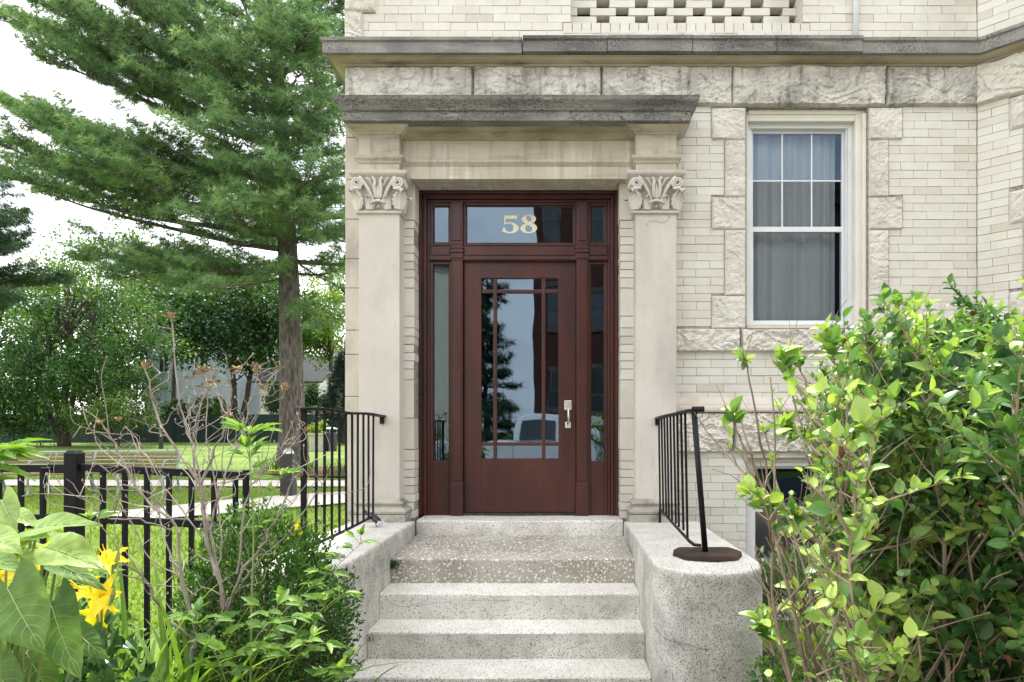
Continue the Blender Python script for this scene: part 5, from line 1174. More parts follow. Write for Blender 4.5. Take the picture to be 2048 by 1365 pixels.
broadleaf('small_tree', 'small light tree before the white house, right of the pine trunk', (PX(612, 46.8), 46.8, gz(0, 47)), [crown(612, 780, 46.8, 22, 26), crown(626, 802, 46.8, 22, 12)], 1500, .2, lm_maple, [(at(612, 790, 46.8), .05)], seed=32, clump=.6)
# weeping spruce
def spruce():
    Y = 43.; x = PX(690, Y); zb = gz(0, Y); root = thing('spruce_tree', 'dark weeping spruce beside the building corner', 'spruce', (x, Y, zb)); r = np.random.default_rng(2)
    m = MB(); m.tube([(x, Y, zb-.1), (x, Y, zb+6.5)], [.2, .04], 8); m.build('trunk', M['bark2'], root)
    P, A, T_ = [], [], []
    zt = PZ(690, Y)
    for k in range(330):
        t = r.random(); z = zb+2.2+(zt-zb-2.2)*t; rr = 1.75*(1-t)**.8+.25; a = r.uniform(0, 2*math.pi); e = r.uniform(.45, 1)*rr
        for j in range(22):
            q = r.random(); P.append((x+e*math.cos(a)+r.normal(0, .10), Y+e*math.sin(a)+r.normal(0, .1), z-q*1.2+r.normal(0, .05)-.35*e)); A.append((r.normal(0, .3), r.normal(0, .3), -1)); T_.append(np.clip(.4+r.normal(0, .2), 0, 1))
    m = MB(); scatter(m, needle_tuft(6, 3, .07), P, A, r.normal(size=(len(P), 3)), .22, .22, T_); m.build('needles', leafmat('spruce_needles', (.008, .025, .018), (.035, .065, .045), trans=.1), root)
spruce()
# strap-leaved clumps at the foot of the pine
def straps(m, base, n, length, width, seed, spread=1.0, tint=(.2, .9), lean=(0, 0)):
    r = np.random.default_rng(seed)
    for k in range(n):
        a = r.uniform(0, 2*math.pi); L_ = length*r.uniform(.6, 1.15); b = np.array(base)+np.array((r.normal(0, .12)*spread, r.normal(0, .06)*spread, 0)); d = np.array((math.cos(a)*.7+lean[0], math.sin(a)*.6+lean[1], 0))
        arch = r.uniform(.25, .9); ns = 9; V = []
        w = np.cross(d/(np.linalg.norm(d)+1e-6), (0, 0, 1)); t0 = r.uniform(*tint)
        for i in range(ns+1):
            t = i/ns; p = b+d*L_*(t*.35+arch*t*t*.5)+np.array((0, 0, L_*(t*1.02-arch*.62*t**2.3)))
            ww = width*(1-t**2.6)*(.7+.6*min(1, t*3)); V += [p-w*ww, p+np.array((0, 0, -ww*.5)), p+w*ww]
        m.add(V, [(i*3+j, i*3+j+1, i*3+4+j, i*3+3+j) for i in range(ns) for j in range(2)], t0)
for i, (px_, Y_, lb) in enumerate([(604, 19.5, 'strap-leaved clump right of the pine trunk in the mulch'), (545, 20.0, 'strap-leaved clump left of the pine trunk'), (678, 18.2, 'strap-leaved clump in the mulch near the building corner')]):
    m = MB(); straps(m, (PX(px_, Y_), Y_, gz(0, Y_)+.02), 60, .62, .014, 50+i, 2.2); o = m.build('lily_clump', lm_mid, origin=(PX(px_, Y_), Y_, gz(0, Y_))); tag(o, lb, 'plant', 'strap-leaved clumps round the pine')
# ================================================================ garden plants round the steps
lf = ovate(6, .22, .22, .42)
lf_serr = ovate(10, .18, .30, .40, serr=.10)
# ---- boxwood
def boxwood():
    c = np.array((PX(530, 2.98), 2.98, .62)); rr = np.array((.37, .33, .52)); root = thing('boxwood', 'round dark green boxwood against the left cheek wall', 'shrub', (c[0], c[1], 0))
    r = np.random.default_rng(5); n = 22000; u = unit(r.normal(size=(n, 3))); k = r.uniform(.25, 1, n)**.30
    bump = np.array([1+.24*mnoise.noise(Vector(v*2.6))+.16*mnoise.noise(Vector(v*7)) for v in u]); P = c+u*k[:, None]*bump[:, None]*rr
    keep = P[:, 2] > .05; P, u, k = P[keep], u[keep], k[keep]; n = len(P)
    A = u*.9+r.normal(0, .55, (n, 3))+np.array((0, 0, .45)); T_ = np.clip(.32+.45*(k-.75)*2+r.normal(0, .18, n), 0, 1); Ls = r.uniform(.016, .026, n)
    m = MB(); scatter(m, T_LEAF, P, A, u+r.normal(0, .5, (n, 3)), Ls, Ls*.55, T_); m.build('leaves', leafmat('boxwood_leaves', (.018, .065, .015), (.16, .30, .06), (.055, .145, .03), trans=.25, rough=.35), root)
    m = MB()
    for k_ in range(60):
        v = unit(r.normal(size=3)); v[2] = abs(v[2]); b = np.array((c[0]+r.normal(0, .04), c[1]+r.normal(0, .04), 0)); e = c+v*rr*.85; m.tube([b, (b+e)/2+r.normal(0, .03, 3), e], [.008, .005, .002], 5)
    m.build('stems', M['twig2'], root)
boxwood()
# ---- bare tree peony with dried seed pods
def peony():
    Yb = 2.70; root = thing('tree_peony', 'bare twiggy tree peony with dried brown seed pods, in front of the fence', 'shrub', (PX(372, Yb), Yb, 0))
    r = np.random.default_rng(11); m = MB(); mp_ = MB(); mstub = MB()
    stems = [([(362, 1480), (368, 1400), (378, 1330), (395, 1282)], .026, .020, 0), ([(395, 1282), (362, 1150), (350, 1050), (290, 1000), (235, 900), (205, 850)], .011, .0035, -.15),
             ([(395, 1282), (448, 1215), (415, 1090), (400, 975), (345, 890), (312, 820), (290, 730)], .013, .004, 0), ([(448, 1215), (420, 1060), (395, 975), (378, 870), (352, 770), (345, 640)], .010, .0035, .12),
             ([(400, 975), (430, 900), (455, 840), (462, 760), (478, 742)], .007, .003, -.1), ([(395, 1282), (450, 1230), (480, 1150), (530, 1080), (575, 990), (592, 935)], .010, .003, -.12),
             ([(395, 1282), (330, 1230), (280, 1150), (222, 1112)], .009, .004, -.25), ([(420, 1060), (440, 980), (470, 900), (495, 830), (515, 750), (505, 738)], .007, .003, .1),
             ([(350, 1050), (300, 990), (230, 960), (175, 902)], .005, .0025, -.2), ([(475, 1150), (490, 1010), (520, 950), (560, 900), (603, 857)], .007, .0025, 0),
             ([(400, 975), (390, 900), (370, 850), (390, 800), (385, 760)], .006, .0025, .1), ([(430, 1150), (442, 1080), (428, 960), (412, 860), (420, 765)], .006, .0025, .18),
             ([(345, 1060), (280, 1040), (200, 1030), (140, 958)], .005, .002, -.3), ([(362, 1150), (300, 1120), (260, 1040), (190, 995), (50, 990)], .0045, .002, -.1),
             ([(400, 975), (470, 960), (540, 930), (605, 868)], .005, .002, .1), ([(415, 1090), (350, 1000), (300, 930), (262, 870), (228, 880)], .005, .002, .15),
             ([(395, 1282), (375, 1200), (330, 1080), (300, 960), (255, 850)], .007, .0025, .2), ([(448, 1215), (520, 1120), (580, 1060), (655, 950)], .006, .0025, -.1),
             ([(378, 870), (400, 820), (410, 770), (402, 745)], .004, .002, 0), ([(470, 900), (500, 850), (540, 780), (560, 740)], .0045, .002, 0), ([(455, 840), (440, 800), (430, 760)], .004, .002, .1)]
    tips = []
    for (pp, ra, rb, dy) in stems:
        Y = lambda t: Yb+dy*t
        pts = [np.array(P3(x, y, Y(i/(len(pp)-1)))) for i, (x, y) in enumerate(pp)]; P = catmull(pts, 5); n = len(P)
        P = [p+r.normal(0, .0035, 3) for p in P]
        m.tube(P, [.62*(ra+(rb-ra)*i/(n-1))+(.0010 if i % 4 == 0 else 0) for i in range(n)], 7); tips.append(P[-1])
        for i in range(3 if ra < .02 else 99, n-1):
            if r.random() < .62:
                d = P[i+1]-P[i]; d = d/np.linalg.norm(d); q = d*.6+r.normal(0, .6, 3); q[2] = abs(q[2])*.6+.15; q /= np.linalg.norm(q); L_ = r.uniform(.03, .22)*(.45 if P[i][2] > 1.5 else 1)
                e = P[i]+q*L_; e2 = e+np.array((r.normal(0, .02), r.normal(0, .02), L_*.35)); Q = catmull([P[i], P[i]*.5+e*.5+r.normal(0, .008, 3), e, e2], 3)
                rr_ = max(.0012, min(.0022, rb*.6)); k_ = len(Q); m.tube(Q, [rr_*(1-.4*j/(k_-1)) for j in range(k_)], 5)
                m.tube([e2-(0, 0, .003), e2+(0, 0, .006)], [.0038, .0015], 5)
                if r.random() < .35:
                    e3 = Q[k_//2]+r.normal(0, .035, 3)+np.array((0, 0, .03)); m.tube([Q[k_//2], e3], [.0015, .001], 4)
                tips.append(e2) if r.random() < .10 and e2[2] > 1.55 else None
    m.build('branches', M['twig'], root)
    pods = [t for t in tips if t[2] > 1.5]
    for j, t in enumerate(pods):
        pd = MB(); k_ = 5
        for rep in range(r.integers(1, 3)):
            c = t+r.normal(0, .012, 3)
            for i in range(k_):
                a = 2*math.pi*i/k_+r.uniform(-.3, .3); d = np.array((math.cos(a), math.sin(a), r.uniform(-.2, 1.3))); d /= np.linalg.norm(d)
                up = np.array((0, 0, 1.)); s_ = np.cross(d, up); s_ /= np.linalg.norm(s_)
                L_ = r.uniform(.022, .036); V = []
                for q, w_, h_ in ((0, .002, 0), (.35, .0068, .004), (.7, .0055, .006), (1, .0008, .001)):
                    p = c+d*L_*q+up*h_*.5; V += [p-s_*w_, p+up*-w_*.9, p+s_*w_]
                pd.add(V, [(i_*3+j_, i_*3+j_+1, i_*3+4+j_, i_*3+3+j_) for i_ in range(3) for j_ in range(2)], r.random())
        pd.build('seed_pod', M['pod'], root)
M['pod'] = mat('dried_pod', (.26, .165, .085), (.46, .33, .20), 40, .8)
peony()
# ---- leafy stems with divided leaves
lm_comp = leafmat('serrated_leaflets', (.05, .13, .03), (.24, .40, .09), (.12, .25, .05), trans=.42, noise=60)
def compound(name, label, stems, Yb, seed, cat='plant', mt=None, leafL=.075, ratio=.36):
    r = np.random.default_rng(seed); base = P3(*stems[0][0][0], Yb); root = thing(name, label, cat, (base[0], base[1], 0)); m = MB(); ml = MB()
    PP, AA, NN, LL, TT = [], [], [], [], []
    for (pp, ra, dy, nodes) in stems:
        pts = [np.array(P3(x, y, Yb+dy*i/(len(pp)-1))) for i, (x, y) in enumerate(pp)]; P = catmull(pts, 6); n = len(P); m.tube(P, [ra*(1-.6*i/(n-1)) for i in range(n)], 6)
        for (t, k_, sc_) in nodes:
            i = min(n-2, int(t*(n-1))); p = P[i]; d = P[i+1]-P[i]; d = d/np.linalg.norm(d)
            for q in range(k_):
                a = r.uniform(0, 2*math.pi) if t < .95 else 2*math.pi*q/k_; pet = d*.4+np.array((math.cos(a), math.sin(a)*.6, r.uniform(-.1, .7))); pet /= np.linalg.norm(pet)
                pl = r.uniform(.02, .07)*sc_; e = p+pet*pl; m.tube([p, e], .0013, 4)
                for w_ in (0, -1, 1):
                    sd = np.cross(pet, (0, 0, 1.)); ax = pet+sd*w_*.9+np.array((0, 0, -.25)); PP.append(e); AA.append(ax); NN.append(np.array((0, -.35, 1.))+r.normal(0, .35, 3)); LL.append(leafL*sc_*r.uniform(.7, 1.15)*(1.1 if w_ == 0 else .9)); TT.append(np.clip(r.normal(.5, .2)+.25*t, 0, 1))
    m.build('stems', M['greenstem'], root); LL = np.array(LL)
    scatter(ml, lf_serr, PP, AA, np.array(NN), LL, LL*ratio, np.array(TT)); ml.build('leaves', mt or lm_comp, root, smooth=True)
    return root
compound('leafy_shoot', 'tall green shoot with fresh leaf clusters beside the railing post, between the bare twigs', [([(501, 1400), (503, 1214), (507, 1069), (501, 953), (497, 870)], .0045, .05, [(1, 7, .9), (.86, 5, .85), (.75, 2, .7), (.62, 2, .6), (.5, 2, .8)]), ([(507, 1069), (540, 1000), (562, 955)], .0025, -.05, [(1, 4, .7), (.5, 2, .6)])], 2.45, 21, leafL=.085, ratio=.28)
compound('trailing_plant', 'low plant with serrated leaflets arching over the left cheek wall', [([(500, 1420), (509, 1284), (579, 1214), (637, 1164), (683, 1123), (724, 1084)], .003, .25, [(1, 4, .62), (.9, 2, .5), (.8, 3, .6), (.68, 3, .7), (.55, 3, .7), (.42, 3, .8)]),
          ([(500, 1400), (592, 1268), (650, 1215), (682, 1190)], .0028, .12, [(1, 3, .7), (.85, 3, .7), (.7, 3, .75), (.5, 3, .9), (.3, 2, .9)]),
          ([(460, 1400), (440, 1330), (410, 1270), (392, 1245)], .003, -.05, [(1, 4, .8), (.8, 3, .9), (.5, 3, .9)]),
          ([(480, 1420), (500, 1330), (530, 1270), (545, 1235)], .003, -.1, [(1, 4, 1.0), (.75, 3, 1.0), (.45, 3, 1.1)]),
          ([(520, 1440), (560, 1350), (600, 1310), (620, 1290)], .003, -.1, [(1, 4, .9), (.6, 3, 1.0)]),
          ([(430, 1440), (440, 1380), (445, 1340), (470, 1310)], .003, -.1, [(1, 5, 1.1), (.6, 3, 1.0)]),
          ([(600, 1420), (640, 1370), (680, 1345)], .003, .0, [(1, 4, .8), (.6, 3, .8)])], 2.35, 22, leafL=.082, ratio=.35)
compound('leafy_shoot', 'young green shoot rising beside the left fence post', [([(170, 1420), (185, 1250), (180, 1120), (182, 1045)], .003, .1, [(1, 5, .8), (.8, 2, .7), (.6, 3, .8)])], 2.5, 23, leafL=.075, ratio=.33)
compound('leafy_shoot', 'leafy shoot leaning in at the left edge above the big leaves', [([(-150, 1300), (-120, 1050), (-70, 960), (-20, 915)], .004, .1, [(1, 6, 1.3), (.9, 4, 1.2), (.78, 4, 1.2), (.6, 4, 1.1)]), ([(-150, 1300), (-90, 1150), (-20, 1110), (10, 1095)], .004, 0, [(1, 4, 1), (.8, 3, 1)])], 1.9, 24, leafL=.085, ratio=.30)
# ---- big heart-shaped leaves in the foreground
M['vein'] = mat('pale_leaf_vein', (.34, .44, .18), (.42, .52, .24), 10, .6)
lm_big = leafmat('big_heart_leaves', (.07, .16, .045), (.38, .52, .18), (.17, .30, .08), trans=.42, rough=.45, noise=45)
def bigleaves():
    Yb = 1.45; root = thing('big_leaved_plant', 'foreground plant with very large pale green heart-shaped leaves', 'plant', (PX(-10, Yb), Yb, 0)); r = np.random.default_rng(8); ms = MB()
    specs = [((78, 1040), (205, 1012), 62, .75, -.2, 0, 1), ((105, 1078), (222, 1108), 88, .95, 0, .02, 1), ((18, 1160), (84, 1290), 126, .38, .1, -.06, 0), ((112, 1190), (160, 1345), 98, .12, .25, .02, 0), ((-30, 1300), (44, 1400), 90, .2, .3, 0, 0), ((5, 985), (30, 1042), 62, .8, 0, .05, 0),
             ((85, 1052), (12, 1090), 42, .9, -.3, .0, 1), ((-15, 1058), (42, 1078), 60, .85, 0, -.04, 1), ((128, 1112), (226, 1150), 44, .35, .5, .06, 1), ((-25, 1095), (42, 1118), 60, .55, .1, .03, 1), ((60, 1062), (100, 1045), 40, .8, 0, 0, 1), ((170, 1250), (228, 1300), 56, .2, .2, .1, 0), ((60, 1290), (120, 1400), 90, .15, .2, .1, 0), ((-40, 1180), (-5, 1290), 100, .4, 0, .02, 0), ((30, 1010), (85, 1030), 40, .9, .1, .1, 1)]
    for (b, t, wpx, tint, tilt, dy, flat) in specs:
        b = (b[0]*.92-2, b[1]+16); t = (t[0]*.92-2, t[1]+16); wpx = wpx*.9
        P0 = np.array(P3(*b, Yb+dy)); P1 = np.array(P3(*t, Yb+dy-.05)); L_ = np.linalg.norm(P1-P0); A = (P1-P0)/L_; W_ = wpx*Yb/F*1.2
        vw = np.array((0, -1, .55 if not flat else 1.6)); vw = vw-A*vw.dot(A); N_ = vw/np.linalg.norm(vw); S = np.cross(A, N_); nu, nv = 14, 16; V = []
        for i in range(nv+1):
            v = i/nv; wd = (math.sin(math.pi*min(1, v*.93+.07)**.62))**.75*(1-v*.15) if v < 1 else 0; wd = max(wd, 0)*(1-.5*v**3)
            for j in range(nu+1):
                u = j/nu*2-1; x = v-(.16*abs(u)**1.5*(1-v)**3*1.6); fold = .16*abs(u)*wd*(1-tilt); vein = -.020*abs(math.sin((v*5.2-abs(u)*1.9)*math.pi))**.6*(1-abs(u)*.4)*.6; wav = .055*math.sin(v*8+u*2.2+b[0])*abs(u)+.018*math.sin(v*31+b[1])*abs(u)**3
                p = P0+A*L_*x+S*W_*.5*u*wd+N_*(fold*W_*.6-.16*L_*v*v+vein*L_*1.2+wav*W_); V.append(p)
        k = nu+1; m = MB(); m.add(V, [(i*k+j, i*k+j+1, (i+1)*k+j+1, (i+1)*k+j) for i in range(nv) for j in range(nu)], tint)
        o = m.build('leaf', lm_big, root, smooth=True)
        G = np.array(V).reshape(nv+1, nu+1, 3)+N_*.0009; mvn = MB()
        def samp(v, u):
            i = min(nv-1e-6, max(0, v*nv)); j = min(nu-1e-6, max(0, (u+1)/2*nu)); i0, j0 = int(i), int(j); a_, b_ = i-i0, j-j0
            return G[i0, j0]*(1-a_)*(1-b_)+G[i0+1, j0]*a_*(1-b_)+G[i0, j0+1]*(1-a_)*b_+G[i0+1, j0+1]*a_*b_
        mvn.tube([samp(q/14, 0) for q in range(14)], list(np.linspace(.0011, .0003, 14)), 5)
        for sg in (-1, 1):
            for q in range(6):
                v0 = .05+q*.13; mvn.tube([samp(v0+(.20+.06*q/6)*w_**1.2, sg*w_*.88) for w_ in np.linspace(0, 1, 8)], list(np.linspace(.0005, .0002, 8)), 4)
        mvn.build('veins', M['vein'], o)
        ms.tube(catmull([P0, P0+(-.03, .02, -.08), P0*.4+np.array((PX(-10, Yb), Yb, .3))*.6, np.array((PX(-10, Yb), Yb+.02, 0))], 4), .0028, 6)
    for q in range(6): ms.tube([np.array(P3(-60+q*8, 1500, Yb)), np.array(P3(10+q*18, 1180-q*10, Yb+.06))], [.006, .003], 6)
    ms.build('stems', M['greenstem'], root)
bigleaves()
# ---- dark ground cover beneath them
def leafmass(name, label, c, rr, n, L_, mt, seed, cat='plant', tm=None, up=.5, ratio=.5, stems=18):
    r = np.random.default_rng(seed); root = thing(name, label, cat, (c[0], c[1], 0)); u = unit(r.normal(size=(n, 3))); k = r.uniform(.1, 1, n)**.45; P = np.array(c)+u*k[:, None]*np.array(rr)
    P = P[P[:, 2] > .02]; u = u[:len(P)]; n = len(P); A = r.normal(size=(n, 3))+np.array((0, 0, up)); Ls = L_*r.uniform(.6, 1.25, n)
    m = MB(); scatter(m, tm or T_LEAF, P, A, r.normal(0, .5, (n, 3))+np.array((0, -.3, 1.)), Ls, Ls*ratio, np.clip(r.normal(.45, .22, n), 0, 1)); m.build('leaves', mt, root)
    m = MB()
    for q in range(stems):
        e = P[r.integers(n)]; b = np.array((c[0]+r.normal(0, .05), c[1]+r.normal(0, .05), 0)); m.tube([b, (b+e)/2+r.normal(0, .04, 3), e], [.005, .003, .0015], 5)
    m.build('stems', M['twig2'], root); return root
lm_deep = leafmat('deep_green_leaves', (.010, .045, .010), (.07, .17, .03), (.03, .09, .02), trans=.25, rough=.35)
leafmass('ground_cover', 'dark glossy leaves below the big pale leaves at the bottom left', (PX(60, 1.95), 1.98, .55), (.42, .22, .42), 2200, .055, lm_deep, 41)
leafmass('low_bush', 'small leafy bush behind the yellow lilies, at the fence foot', (PX(120, 2.9), 2.95, .42), (.35, .15, .45), 2600, .042, lm_comp, 42)
leafmass('low_bush', 'low leafy growth between the round pier and the privet hedge', (PX(1640, 3.1), 3.15, .20), (.36, .25, .34), 2600, .040, lm_comp, 43)
leafmass('low_bush', 'low dark growth under the privet hedge stems', (PX(1800, 2.9), 3.0, .12), (.7, .35, .30), 3600, .045, lm_deep, 44)
leafmass('low_bush', 'mixed leafy growth in front of the boxwood at the bottom left', (PX(330, 2.2), 2.3, .30), (.30, .12, .30), 1500, .045, lm_comp, 45)
# ---- daylilies
lm_strap = leafmat('daylily_straps', (.07, .16, .03), (.26, .40, .09), (.14, .27, .05), trans=.45)
M['lily'] = leafmat('yellow_lily_petals', (.84, .66, .02), (.90, .80, .05), trans=.3, rough=.5)
def daylily(label, x, y, nst, L_, flowers, seed, lean=(0, 0)):
    root = thing('daylily', label, 'flower', (x, y, 0), 'daylilies along the fence'); m = MB(); straps(m, (x, y, 0), nst, L_, .0105, seed, 1.3, (.1, 1), lean); m.build('leaves', lm_strap, root)
    r = np.random.default_rng(seed)
    for (px_, py_, Y_, ax) in flowers:
        c = np.array(P3(px_, py_, Y_)); ax = np.array(ax, float); ax /= np.linalg.norm(ax)
        m = MB(); m.tube(catmull([(x, y, 0), (x*.6+c[0]*.4, y*.6+c[1]*.4, c[2]*.55), c-ax*.06, c-ax*.03], 4), .003, 5); 
        m.tube([c+(.02, .0, -.03), c+(.03, 0, .0), c+(.035, 0, .03)], [.003, .007, .001], 6)
        m.build('stalk', M['greenstem'], root)
        f = MB(); o1 = np.cross(ax, (0.1, 0, 1.)); o1 /= np.linalg.norm(o1); o2 = np.cross(ax, o1)
        for k in range(6):
            a = k*math.pi/3+r.uniform(-.1, .1); d = o1*math.cos(a)+o2*math.sin(a); s_ = np.cross(ax, d); V = []; L2_ = .064*r.uniform(.85, 1.15); wm = .018 if k % 2 else .011; ns = 9
            for i in range(ns+1):
                t = i/ns; p = c-ax*.03+ax*L2_*(.75*t-.42*t**3)+d*L2_*(.12*t+.80*t**2.0); w_ = wm*(math.sin(math.pi*min(.999, t*.94+.05))**.7)
                for q in (-1, -.5, 0, .5, 1): V.append(p+s_*w_*q+ax*(.006*abs(q)+.0055*math.sin(t*19+k*2+q)*abs(q)*t))
            f.add(V, [(i*5+j, i*5+j+1, i*5+6+j, i*5+5+j) for i in range(ns) for j in range(4)], r.uniform(.2, 1))
        for k in range(5): f.tube([c, c+ax*.05+(o1*math.cos(k*1.3)+o2*math.sin(k*1.3))*.012], [.0012, .0008], 4, tint=.1)
        f.build('blossom', M['lily'], root, smooth=True)
daylily('daylily with two open yellow flowers just right of the big pale leaves', PX(205, 2.1), 2.15, 46, .55, [(214, 1118, 2.0, (.1, -.55, .8)), (205, 1190, 1.95, (.75, -.6, .35)), (165, 1180, 2.0, (-.5, -.6, .6)), (196, 1225, 2.05, (.2, -.9, -.2))], 61)
daylily('daylily with yellow flowers at the far left among the big leaves', PX(45, 2.0), 2.05, 30, .5, [(45, 1130, 1.9, (-.2, -.9, .4)), (75, 1108, 2.0, (.3, -.7, .7)), (12, 1150, 1.95, (-.5, -.8, .1))], 62)
daylily('clump of long arching daylily leaves without flowers, beneath the bare twigs', PX(300, 2.60), 2.62, 170, 1.12, [], 63, (.16, 0))
daylily('flowerless daylily clump against the fence pickets', PX(255, 3.0), 3.05, 70, .55, [], 64)
daylily('daylily with one yellow flower behind the boxwood', PX(570, 3.34), 3.34, 20, .8, [(585, 1062, 3.34, (.1, -.9, .4))], 65)
# ---- small weeds in the step joints, stone on the cheek wall
def weed(label, c, n, L_, seed):
    m = MB(); straps(m, c, n, L_, .003, seed, .12); r = np.random.default_rng(seed)
    P = np.array(c)+r.normal(0, .012, (n, 3))+np.array((0, 0, .02)); P[:, 2] = np.maximum(P[:, 2], c[2]); scatter(m, T_LEAF, P, r.normal(size=(n, 3))+(0, 0, .8), r.normal(size=(n, 3))+(0, 0, 1.), L_*.5, L_*.14, .5); o = m.build('weed', lm_deep, origin=tuple(c)); tag(o, label, 'weed', 'weeds in the step joints')
weed('dark weed in the left corner of the pebbled landing', (-1.08, 4.46, .60), 16, .09, 71); weed('tiny weed at the left end of the middle step', (-1.09, 3.90, .30), 8, .04, 72)
m = MB(); V = []; cs = (PX(655, 3.72), 3.72, .81); n = 14
for i in range(n):
    for j in range(5):
        a = 2*math.pi*i/n; q = j/4*math.pi/2; rr_ = .085+.02*mnoise.noise(Vector((math.cos(a)*2, math.sin(a)*2, j*.5))); V.append((cs[0]+rr_*1.1*math.cos(q)*math.cos(a), cs[1]+rr_*.7*math.cos(q)*math.sin(a), cs[2]-.002+.03*math.sin(q)))
m.add(V, [(i*5+j, ((i+1) % n)*5+j, ((i+1) % n)*5+j+1, i*5+j+1) for i in range(n) for j in range(4)]); o = m.build('stone', mat('grey_stone', (.09, .088, .085), (.17, .165, .155), 20, .9, .004, 40), origin=cs); tag(o, 'flat grey stone lying on the left cheek wall', 'stone')
# ---- fine-leaved shrub right of the round pier
r = np.random.default_rng(77); c = np.array((PX(1620, 3.9), 3.95, .42)); n = 5200; u = unit(r.normal(size=(n, 3))); u[:, 2] = np.abs(u[:, 2]); P = c+u*(r.uniform(.2, 1, n)**.4)[:, None]*np.array((.42, .3, .40))
lav = thing('lavender', 'fine-leaved grey-green lavender bush right of the round cheek wall end', 'shrub', (c[0], c[1], 0)); m = MB(); scatter(m, T_LEAF, P, u+(0, 0, .7)+r.normal(0, .35, (n, 3)), r.normal(size=(n, 3)), r.uniform(.03, .055, n), .005, np.clip(r.normal(.5, .2, n), 0, 1)); m.build('leaves', leafmat('lavender_leaves', (.07, .15, .05), (.25, .36, .16), trans=.3), lav)
m = MB()
for k in range(40): e = P[r.integers(n)]; m.tube([(c[0]+r.normal(0, .06), c[1]+r.normal(0, .05), 0), e], [.004, .0012], 4)
m.build('stems', M['twig'], lav)
